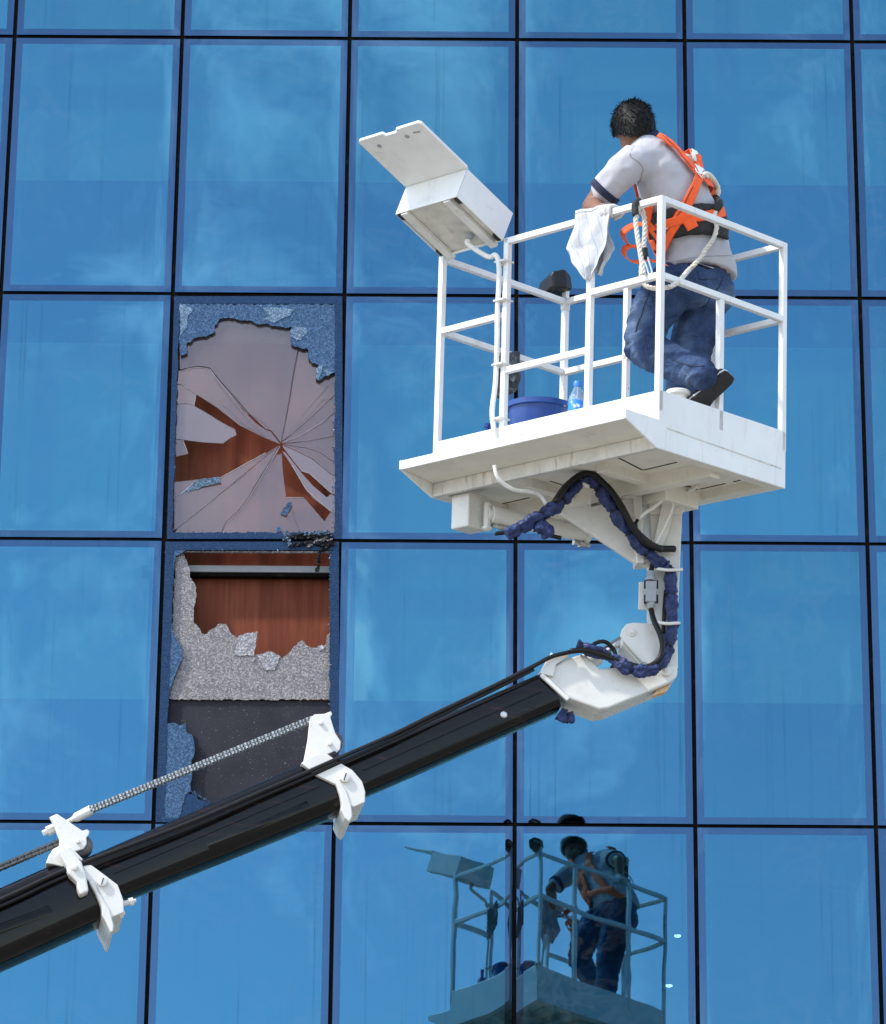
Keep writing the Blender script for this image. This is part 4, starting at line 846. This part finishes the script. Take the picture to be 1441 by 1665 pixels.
hd_f = V3(.16, .93, -.30).normalized(); hd_s = hd_f.cross(UP).normalized(); hd_u = hd_s.cross(hd_f).normalized()   # face, its right side, crown
def ring_loft(mb, rows, sc=1.0, n=28):
    vs = []
    for (p, y, a, b) in rows:
        c = on_y(*p, y)
        for j in range(n):
            t = 2*math.pi*j/n; ct, st = math.cos(t), math.sin(t)
            e = .86
            vs.append(c+S_*(a*sc*math.copysign(abs(ct)**e, ct))+Fd*(b*sc*math.copysign(abs(st)**e, st)))
    k = len(rows); fs = [(i*n+j, i*n+(j+1) % n, (i+1)*n+(j+1) % n, (i+1)*n+j) for i in range(k-1) for j in range(n)]
    fs += [tuple(range(n-1, -1, -1)), tuple((k-1)*n+j for j in range(n))]; mb.add(vs, fs)
def limb(mb, pts, rr):
    sp = spline(pts, 6); k = len(sp); out = []
    for i in range(k):
        t = i/(k-1)*(len(rr)-1); j = min(int(t), len(rr)-2); out.append(rr[j]+(rr[j+1]-rr[j])*(t-j))
    mb.tube(sp, out, 18)
    for p, r in ((sp[0], out[0]), (sp[-1], out[-1])): mb.ell(p, V3(r, 0, 0), V3(0, r, 0), V3(0, 0, r), 14, 8)
# leg joints
lhip, lkn, lan = on_y(1090, 468, -6.12), on_y(1044, 562, -6.13), on_u(1141, 608, .715)
rhip, rkn, ran = on_y(1150, 470, -5.99), on_y(1123, 566, -5.96), on_y(1108, 672, -5.96)
pel = on_y(1134, 462, -6.06)
# body: one continuous surface
bm_ = MB(); ring_loft(bm_, tor, .86)
bm_.ell(pel, S_*.165, Fd*.12, UP*.12); bm_.tube([on_y(1062, 240, -6.36), head_c-hd_u*.07-hd_f*.01], [.062, .055], 18)
bm_.ell(head_c+hd_u*.015-hd_f*.012, hd_s*.084, hd_f*.103, hd_u*.110, 24, 16); bm_.ell(head_c-hd_u*.045+hd_f*.03, hd_s*.068, hd_f*.072, hd_u*.078, 20, 14)
bm_.ell(head_c-hd_u*.105+hd_f*.06, hd_s*.024, hd_f*.026, hd_u*.02)                       # chin
bm_.ell(head_c-hd_u*.015+hd_f*.098, hd_s*.013, hd_f*.018, hd_u*.026)                     # nose
bm_.ell(head_c-hd_u*.03+hd_f*.102, hd_s*.018, hd_f*.014, hd_u*.012)
bm_.ell(head_c-hd_u*.066+hd_f*.084, hd_s*.024, hd_f*.012, hd_u*.009)                     # lips
for s in (-1, 1):
    bm_.ell(head_c+hd_s*(.087*s)-hd_f*.005-hd_u*.01, hd_s*.010, hd_f*.020, hd_u*.032)   # ears
    bm_.ell(head_c+hd_s*(.032*s)+hd_f*.082+hd_u*.022, hd_s*.022, hd_f*.014, hd_u*.009)  # brows
limb(bm_, [lsh, lsh.lerp(lel, .5)+V3(-.01, 0, .01), lel], [.058, .052, .046]); limb(bm_, [lel, lel.lerp(lwr, .35), lwr, lh+V3(0, .02, .03)], [.046, .047, .032, .03])
limb(bm_, [rsh, rel], [.056, .043]); limb(bm_, [rel, rwr, rh+V3(0, -.02, .03)], [.043, .030, .03])
limb(bm_, [lhip, lkn], [.085, .062]); limb(bm_, [lkn, lan], [.06, .04]); limb(bm_, [rhip, rkn], [.085, .062]); limb(bm_, [rkn, ran], [.06, .04])
me = remeshed(bm_, .0075, 5, 'body'); me.materials.append(M['skin']); obj('body', me, person, 180)
for s in (-1, 1):
    MB().ell(head_c+hd_s*(.031*s)+hd_f*.086+hd_u*.004, hd_s*.012, hd_f*.010, hd_u*.009).build('eye', M['black'], person, smooth=180)
# shirt
sm_ = MB(); ring_loft(sm_, tor, .965)
for s_, e_, tt in ((lsh, lel, .62), (rsh, rel, .62)): limb(sm_, [s_.lerp(on_y(1072, 264, -6.33), .22), s_, s_.lerp(e_, tt*.55), s_.lerp(e_, tt)], [.088, .084, .080, .074])
me = remeshed(sm_, .009, 7, 'shirt')
for v in me.vertices:
    p = v.co; n1 = noise.noise(V3(p.x*7, p.y*7, p.z*11)); n2 = noise.noise(V3((p.x+p.z)*8, p.y*6, (p.z-p.x)*13)+V3(5, 0, 0))
    ar = max(0, 1-min((p-lsh).length, (p-rsh).length)/.26); hm = max(0, 1-(p-on_y(1135, 420, -6.1)).length/.22)
    v.co = p+v.normal*(.008*n1+(.003+.006*ar+.006*hm)*(.5-abs(n2)*2))
me.materials.append(M['shirt']); shirt = obj('shirt', me, person, 180)
def cuff(c0, c1, r, nm, mt, th=.02):
    d = (c1-c0).normalized(); MB().lathe(c1-d*th, d, [(r*.97, 0), (r*1.05, .004), (r*1.05, th+.004), (r*.9, th+.006)], 28).build(nm, M[mt], shirt, smooth=50)
cuff(lsh, lsh.lerp(lel, .70), .077, 'sleeve_cuff', 'navy', .03); cuff(rsh, rsh.lerp(rel, .70), .077, 'sleeve_cuff', 'navy', .03)
nkc = on_y(1058, 238, -6.37); nkd = (head_c-hd_u*.07-nkc).normalized()
MB().lathe(nkc-nkd*.01, nkd, [(.085, 0), (.080, .02), (.071, .045), (.066, .052), (.062, .045)], 28).build('collar', M['navy'], shirt, smooth=50)
# jeans
M['shirtseam'] = paint('shirt_seam', (.27, .265, .30), .9)
jm = MB(); jm.ell(pel, S_*.182, Fd*.148, UP*.13, 24, 14); jm.ell(pel-Fd*.045-UP*.045+S_*.055, S_*.11, Fd*.11, UP*.115); jm.ell(pel-Fd*.045-UP*.045-S_*.075, S_*.11, Fd*.11, UP*.115)
limb(jm, [lhip, lhip.lerp(lkn, .5)+V3(-.02, 0, .005), lkn], [.119, .106, .086]); limb(jm, [lkn, lkn.lerp(lan, .45)+V3(0, 0, -.012), lan], [.088, .086, .074])
limb(jm, [rhip, rhip.lerp(rkn, .5), rkn], [.120, .114, .098]); limb(jm, [rkn, ran], [.102, .086])
me = remeshed(jm, .009, 6, 'jeans')
for v in me.vertices:
    p = v.co; dk = min((p-lkn).length, (p-lan).length*.9, (p-lhip).length*1.1, (p-rkn).length); kf = max(0, 1-dk/.20)
    q_ = noise.noise(V3(p.x*10+p.z*6, p.y*10, p.z*22-p.x*9)); q2 = noise.noise(p*9+V3(3, 1, 0)); q3 = noise.noise(V3(p.x*26, p.y*20, p.z*34))
    v.co = p+v.normal*(.006*q2+(.005+.013*kf)*(.8-2.2*abs(q_))+.002*q3)
me.materials.append(M['jeans']); jeans = obj('jeans', me, person, 180)
# surface casting onto the clothes
def bvh_of(objs):
    vs, fs = [], []
    for o in objs:
        b0 = len(vs); vs += [v.co.copy() for v in o.data.vertices]; fs += [[b0+i for i in p.vertices] for p in o.data.polygons]
    return BVHTree.FromPolygons(vs, fs)
bvh = bvh_of([shirt, jeans]); bvs = bvh_of([shirt])
def cast(px, py, off=.004, tree=None):
    d = ray(px, py).normalized(); h = (tree or bvh).ray_cast(CAM, d)
    if h[0] is None:
        h = (tree or bvh).find_nearest(on_y(px, py, -6.1))
    return h[0]+h[1]*off, h[1]
def strap(nm, px, w, mt, parent, off=.004, tree=None, extra=0, n=7, th=.003):
    pts = [cast(x, y, 0, tree)[0] for x, y in px]; sp = spline(pts, n); vs = []; cols = 6; tr = tree or bvh
    sp2 = [sp[max(0, i-2):i+3] for i in range(len(sp))]; sp = [sum(s, V3(0, 0, 0))/len(s) for s in sp2]
    k = len(sp)
    for i, p in enumerate(sp):
        h = tr.find_nearest(p); nr = h[1]; t = (sp[min(i+1, k-1)]-sp[max(i-1, 0)]).normalized(); sd_ = t.cross(nr).normalized()
        for j in range(cols+1):
            q_ = p+sd_*((j/cols-.5)*w); g = tr.find_nearest(q_); vs.append(g[0]+(g[1]*.6+nr*.4).normalized()*off)
    fs = [(i*(cols+1)+j, i*(cols+1)+j+1, (i+1)*(cols+1)+j+1, (i+1)*(cols+1)+j) for i in range(k-1) for j in range(cols)]
    return MB().add(vs, fs).build(nm, M[mt], parent, smooth=60, solid=th)
def h2(x, y): return (940+x/5.146, 150+y/5.146)
H = lambda *p: [h2(*q_) for q_ in p]
har = strap('harness', H((610,1165),(700,1120),(800,1085),(900,1065),(1050,1065),(1150,1085),(1225,1130)), .150, 'strapblack', person, .018, bvs, th=.012)
har['label'] = 'orange webbing safety harness with black back pad'
strap('harness_strap', H((650,385),(720,420),(790,480),(860,560),(930,640),(985,690)), .052, 'orange', har, .024, bvs)
strap('harness_strap', H((905,500),(955,560),(990,620),(1005,690)), .052, 'orange', har, .026, bvs)
strap('harness_strap', H((985,690),(960,780),(920,880),(870,990),(800,1130),(750,1260),(705,1420)), .052, 'orange', har, .028, bvs)
strap('harness_strap', H((1000,690),(1060,760),(1120,850),(1180,950),(1225,1060),(1255,1170)), .052, 'orange', har, .026, bvs)
strap('harness_strap', H((680,1130),(790,1075),(900,1045),(1000,1040),(1100,1025),(1190,1010)), .046, 'orange', har, .030, bvs)
strap('harness_strap', H((905,1050),(930,1095),(955,1145)), .052, 'orange', har, .034, bvs)
strap('harness_strap', H((470,850),(530,960),(600,1060),(660,1150),(720,1230)), .052, 'orange', har, .022, bvs)
strap('harness_strap', H((560,1240),(620,1260),(700,1250)), .052, 'orange', har, .024, bvs)
strap('harness_strap', H((600,1180),(610,1280),(640,1380),(660,1440)), .052, 'orange', har, .024, bvs)
strap('harness_seam', H((675,392),(745,445),(815,520),(880,600),(940,668)), .003, 'strapblack', har, .0268, bvs, th=.001)
strap('harness_seam', H((935,790),(895,880),(845,990),(775,1130),(725,1260)), .003, 'strapblack', har, .0308, bvs, th=.001)
strap('reflective_patch', H((915,500),(940,545),(950,600)), .022, 'white2', har, .030, bvs)
def loop_ribbon(px, w, y, nm='harness_loop'):
    pts = spline([on_y(*p, y) for p in px], 8); vs = []; k = len(pts); wd = (V3(-.45, .62, .64)).normalized()
    for i, p in enumerate(pts): vs += [p-wd*(w/2)+V3(0, 0, .0), p+wd*(w/2)]
    MB().add(vs, [(2*i, 2*i+1, 2*i+3, 2*i+2) for i in range(k-1)]).build(nm, M['orange'], har, smooth=60, solid=.003)
loop_ribbon(H((560,1100),(470,1110),(400,1150),(375,1195),(410,1260),(470,1290),(560,1280)), .050, -6.42)
loop_ribbon(H((540,1300),(440,1285),(390,1310),(385,1360),(430,1405),(500,1420),(570,1400)), .046, -6.43)
loop_ribbon(H((560,1390),(620,1410),(690,1420),(735,1440)), .045, -6.36)
def wrapstrap(pts, w, off):
    sp = spline(pts, 8); vs = []; k = len(sp)
    for i, p in enumerate(sp):
        h = bvs.find_nearest(p); t = (sp[min(i+1, k-1)]-sp[max(i-1, 0)]).normalized(); sd_ = t.cross(h[1]).normalized()
        for j in range(5): g = bvs.find_nearest(h[0]+sd_*((j/4-.5)*w)); vs.append(g[0]+(g[1]*.5+h[1]*.5).normalized()*off)
    MB().add(vs, [(i*5+j, i*5+j+1, i*5+j+6, i*5+j+5) for i in range(k-1) for j in range(4)]).build('harness_strap', M['orange'], har, smooth=60, solid=.003)
tc_ = [on_y(*r_[0], r_[1]) for r_ in tor]
for sg in (-1, 1):
    wrapstrap([tc_[6]+S_*(.09*sg)+UP*.06, tc_[5]+S_*(.10*sg)+Fd*.16, tc_[4]+S_*(.09*sg)+Fd*.2, tc_[3]+S_*(.08*sg)+Fd*.2, tc_[2]+S_*(.12*sg)+Fd*.2, tc_[1]+S_*(.17*sg)+Fd*.12], .05, .022)
wrapstrap([tc_[3]+S_*(.24*sg) for sg in (-1,)]+[tc_[2]-S_*.15+Fd*.15, tc_[2]+Fd*.2, tc_[2]+S_*.15+Fd*.15], .05, .024)
strap('shirt_seam', H((375,465),(430,520),(490,570),(530,610),(545,650),(530,700),(500,760),(470,800)), .004, 'shirtseam', shirt, .001, bvs, th=.002)
strap('shirt_seam', H((760,1425),(900,1395),(1050,1375),(1180,1368),(1290,1372)), .003, 'shirtseam', shirt, .001, bvs, th=.0015)
dr, dn = cast(*h2(985, 690), .022, bvs)
def ringt(c, n_, r, t, nm, mt, parent, el=1.0, k=24):
    n_ = n_.normalized(); x = n_.orthogonal().normalized(); y = n_.cross(x); pts = [c+x*(r*math.cos(2*math.pi*i/k))+y*(r*el*math.sin(2*math.pi*i/k)) for i in range(k+1)]
    return MB().tube(pts, t, 8, False).build(nm, M[mt], parent, smooth=180)
ringt(dr, (dn+V3(.4, 0, .4)), .030, .004, 'd_ring', 'chrome', har); ringt(cast(*h2(755, 1105), .02, bvs)[0], V3(.3, -.9, .3), .017, .0035, 'd_ring', 'white2', har)
MB().box(dr+dn*.004-V3(.012, 0, -.012), V3(.022, .004, -.012), V3(.01, 0, .02), dn*.003).build('strap_plate', M['chrome'], har, bevel=.002)
# jeans details: pocket zips, waistband, seams
for a in (H((900,1420),(980,1445),(1060,1465),(1140,1480)), H((1298,1490),(1330,1497))): strap('pocket_zip', a, .014, 'strapblack', jeans, .006, bvh_of([jeans]), th=.003)
bj = bvh_of([jeans])
strap('zip_teeth', H((985,1447),(1060,1464),(1135,1478)), .004, 'chrome', jeans, .010, bj, th=.001)
def g3(x, y): return (980+x/4.503, 400+y/4.503)
G = lambda *p: [g3(*q_) for q_ in p]
M['seam'] = paint('denim_seam', (.016, .026, .06), .9)
strap('seam', G((370,250),(340,340),(300,460),(265,560),(235,640)), .004, 'seam', jeans, .003, bj, th=.002)
strap('seam', G((880,210),(860,290),(790,370),(700,460)), .004, 'seam', jeans, .003, bj, th=.002)
strap('seam', G((460,800),(560,850),(660,880),(760,880)), .004, 'seam', jeans, .003, bj, th=.002)
strap('back_pocket', G((690,215),(760,210),(800,205),(830,200)), .05, 'jeans', jeans, .004, bj, th=.003)
# shoes
def shoe(heel, toe, soln, lat, nm):
    f = (toe-heel).normalized(); L_ = (toe-heel).length; up2 = -soln
    def sec(t, w, h, z0=0): 
        c = heel+f*(L_*t); return [c+lat*(w*x)+up2*(z0+h*z) for x, z in ((-1, 0), (-1.02, .35), (-.85, .75), (-.45, 1), (.45, 1), (.85, .75), (1.02, .35), (1, 0))]
    rows = [sec(-.02, .022, .045, .024), sec(.03, .034, .072, .022), sec(.2, .037, .085, .022), sec(.42, .038, .075, .022), sec(.65, .046, .052, .022), sec(.85, .044, .040, .022), sec(.98, .028, .028, .022), sec(1.03, .010, .012, .024)]
    vs = [p for r_ in rows for p in r_]; n = 8; fs = [(i*n+j, i*n+(j+1) % n, (i+1)*n+(j+1) % n, (i+1)*n+j) for i in range(7) for j in range(n)]+[tuple(range(n-1, -1, -1)), tuple(7*n+j for j in range(n))]
    o = MB().add(vs, fs).build(nm, M['shoe'], person, smooth=180, sub=2)
    def solep(z0, z1, sc, name, mt):
        out_ = [(-.04, .018), (-.02, .032), (.06, .040), (.25, .040), (.45, .038), (.65, .050), (.85, .050), (.98, .034), (1.05, .012)]
        pl = [heel+f*(L_*t)+lat*(w*sc) for t, w in out_]+[heel+f*(L_*t)-lat*(w*sc) for t, w in reversed(out_)]
        MB().prism([p+up2*z0 for p in pl], up2*(z1-z0)).build(name, M[mt], o, bevel=.002)
    solep(.014, .026, 1.03, 'midsole', 'sole'); solep(0, .0138, 1.0, 'outsole', 'shoe')
heel, toe = on_u(1186, 612, .815), on_u(1128, 668, .655)
ff = (toe-heel).normalized(); lat = V3(.69, .72, 0); lat = (lat-ff*lat.dot(ff)).normalized(); sn = ff.cross(lat); sn = sn if sn.x > 0 else -sn
sn = (sn+lat*-.35).normalized(); sn = (sn-ff*sn.dot(ff)).normalized(); lat = ff.cross(sn).normalized()
toe = heel+ff*.29; shoe(heel, toe, sn, lat, 'shoe')
fp = B(0, 0, 0); ra = ran-BO; h2_ = B(ra.dot(BU), ra.dot(BV), FLO+.002)-Fd*.08; shoe(h2_, h2_+Fd*.26, -BN, S_, 'shoe')
# gloved hands closed on the rails
def hand(c, rdir, inn, nm, wr):
    """c on the rail axis; fingers wrap over the rail; inn points from the rail back to the wrist side."""
    b = MB(); rdir = rdir.normalized(); u = BN
    pc = c+u*.026+inn*.030
    b.ell(pc, rdir*.043, (inn*.95+u*.25).normalized()*.050, (u*.95-inn*.25).normalized()*.020, 18, 12)
    b.tube([wr, pc+inn*.02], [.033, .034], 14)
    for k, (o_, ln_, r_) in enumerate(((-.033, .96, .0098), (-.011, 1.06, .0102), (.011, 1.0, .0098), (.032, .82, .0088))):
        s = c+rdir*o_
        b.tube(spline([s+u*.028+inn*.028, s+u*.032*ln_-inn*.004, s+u*.016-inn*.031*ln_, s-u*.016-inn*.026*ln_, s-u*.028*ln_+inn*.0], 5), [r_*1.05]*6+[r_]*9+[r_*.92]*6, 10)
    b.tube(spline([c+rdir*.036+u*.02+inn*.05, c+rdir*.058+u*.004+inn*.038, c+rdir*.046-u*.020+inn*.026, c+rdir*.022-u*.029+inn*.016], 5), [.013]*5+[.0118]*6+[.010]*5, 10)
    me = remeshed(b, .0042, 3, nm); me.materials.append(M['glove']); return obj(nm, me, person, 180)
hand(lh, BU, BV, 'glove', lwr); hand(rh, -BU, -BV, 'glove', rwr)
# hair: a close cap under many short locks
hb = MB(); rr = random.Random(11); hc = head_c+hd_u*.020-hd_f*.014
def scalp(th, ph, k=1.0): return hc+(hd_s*(math.sin(th)*math.cos(ph)*.092)+hd_f*(math.sin(th)*math.sin(ph)*.110)+hd_u*(math.cos(th)*.116))*k
capv, capf, n, mrow = [], [], 36, 14
def lim(ph): return R(114)+R(32)*max(0, -math.sin(ph))-R(56)*max(0, math.sin(ph))
for i in range(mrow+1):
    for j in range(n):
        ph = 2*math.pi*j/n; th = lim(ph)*i/mrow+.001; p = scalp(th, ph, 1.03); capv.append(p+(p-hc).normalized()*(.008*noise.noise(p*20)))
capf = [(i*n+j, i*n+(j+1) % n, (i+1)*n+(j+1) % n, (i+1)*n+j) for i in range(mrow) for j in range(n)]
hair = MB().add(capv, capf).build('hair', M['hair'], person, smooth=180)
for _ in range(7000):
    ph = rr.uniform(0, 2*math.pi); th = lim(ph)*math.sqrt(rr.uniform(.0005, 1)); p = scalp(th, ph, 1.02); nr = (p-hc).normalized()
    tang = (scalp(th+.05, ph+.02, 1.02)-p).normalized(); sw = noise.noise_vector(p*11)*.8
    dr_ = (nr*(rr.uniform(.35, .85) if rr.random() < .22 else rr.uniform(.08, .36))+tang*rr.uniform(.65, 1.0)+(sw-nr*sw.dot(nr))*.55+V3(rr.uniform(-.16, .16), rr.uniform(-.16, .16), rr.uniform(-.12, .12))).normalized()
    ln_ = rr.uniform(.022, .046); w = dr_.cross(nr); w = (w.normalized() if w.length > 1e-3 else hd_s)*rr.uniform(.0008, .0019)
    q1, q2, e_ = p+dr_*(ln_*.4)+nr*.003, p+dr_*(ln_*.75)+nr*.001, p+dr_*ln_-nr*.006
    hb.add([p-w, p+w, q1+w, q1-w, q2+w*.7, q2-w*.7, e_], [(0, 1, 2, 3), (3, 2, 4, 5), (5, 4, 6)])
hb.build('hair_locks', M['hair'], hair)['kind'] = 'stuff'

# ================================================================= SAFETY ROPE
def rope(path, r, nm, parent=None, mt='rope', pitch=None):
    sp = spline(path, 10); L_ = [0]
    for i in range(1, len(sp)): L_.append(L_[-1]+(sp[i]-sp[i-1]).length)
    tot = L_[-1]; step = r*.55; k = max(8, int(tot/step)); pitch = pitch or r*6.0; pts = []; j = 0
    for i in range(k+1):
        d = tot*i/k
        while j < len(L_)-2 and L_[j+1] < d: j += 1
        f = (d-L_[j])/max(1e-6, L_[j+1]-L_[j]); pts.append(sp[j].lerp(sp[j+1], f))
    b = MB(); nx = (pts[1]-pts[0]).orthogonal().normalized(); fr2 = []
    for i in range(k+1):
        t = (pts[min(i+1, k)]-pts[max(i-1, 0)]).normalized(); nx = (nx-t*nx.dot(t)).normalized(); fr2.append((nx.copy(), t.cross(nx)))
    for s in range(3):
        b.tube([pts[i]+(fr2[i][0]*math.cos(2*math.pi*(tot*i/k/pitch)+s*2.094)+fr2[i][1]*math.sin(2*math.pi*(tot*i/k/pitch)+s*2.094))*(r*.52) for i in range(k+1)], r*.56, 6)
    return b.build(nm, M[mt], parent, smooth=180)
lan_ = thing('safety_rope', 'twisted white safety rope tied from the harness ring to the guard rail', 'rope', B(.5, -.3, FLO))
c_ = lambda x, y, o=.022: cast(*h2(x, y), o)[0]
def ch_(x, y, o):                                # hangs clear of the back, out towards the near rail
    p = cast(*h2(x, y), 0)[0]; return p+V3(.12, -.98, -.1).normalized()*o
rope([c_(1005, 715, .03), c_(1050, 735, .034), c_(1095, 790, .036), c_(1140, 850, .036), c_(1160, 905, .034)], .017, 'spliced_end', lan_)
MB().tube(spline([c_(1160, 890, .034), c_(1140, 950, .03), c_(1105, 1000, .03)], 6), .020, 12).build('black_sleeve', M['strapblack'], lan_, smooth=180)
rope([c_(1110, 1000, .035), c_(1098, 1060, .035), c_(1118, 1130, .035), c_(1100, 1230, .032), ch_(1060, 1330, .035), ch_(1030, 1385, .05), ch_(1000, 1430, .075), ch_(950, 1485, .085), ch_(900, 1535, .085), on_v(1100, 461, -.36), on_v(1080, 468, -.38), on_v(1060, 468, -.385), on_v(1046, 460, -.39), on_v(1043, 440, -.40), on_v(1047, 400, -.40), on_v(1049, 370, -.40), on_v(1046, 346, -.405), on_v(1040, 334, -.425)], .0115, 'rope_length', lan_)
rope([on_v(1040, 336, -.44)+BN*.018, on_v(1036, 348, -.47), on_v(1034, 362, -.475), on_v(1037, 385, -.475), on_v(1041, 410, -.475), on_v(1045, 432, -.475), on_v(1047, 446, -.474)], .0115, 'rope_length', lan_)
MB().tube(spline([on_v(1039, 329, -.44)+BN*.01, on_v(1033, 332, -.472), on_v(1033, 342, -.478), on_v(1034, 350, -.478)], 6), .0165, 12).build('black_sleeve', M['strapblack'], lan_, smooth=180)
MB().tube(spline([on_v(1048, 404, -.42), on_v(1049, 412, -.42), on_v(1050, 420, -.42)], 4), .016, 12).build('black_sleeve', M['strapblack'], lan_, smooth=180)
kc = [on_v(1049, 418, -.42), on_v(1053, 418, -.42), on_v(1057, 430, -.42), on_v(1060, 442, -.42), on_v(1056, 446, -.42), on_v(1052, 434, -.42), on_v(1048, 422, -.42), on_v(1049, 418, -.42)]
MB().tube(spline(kc, 6), .005, 8).build('snap_hook', M['chrome'], lan_, smooth=180)
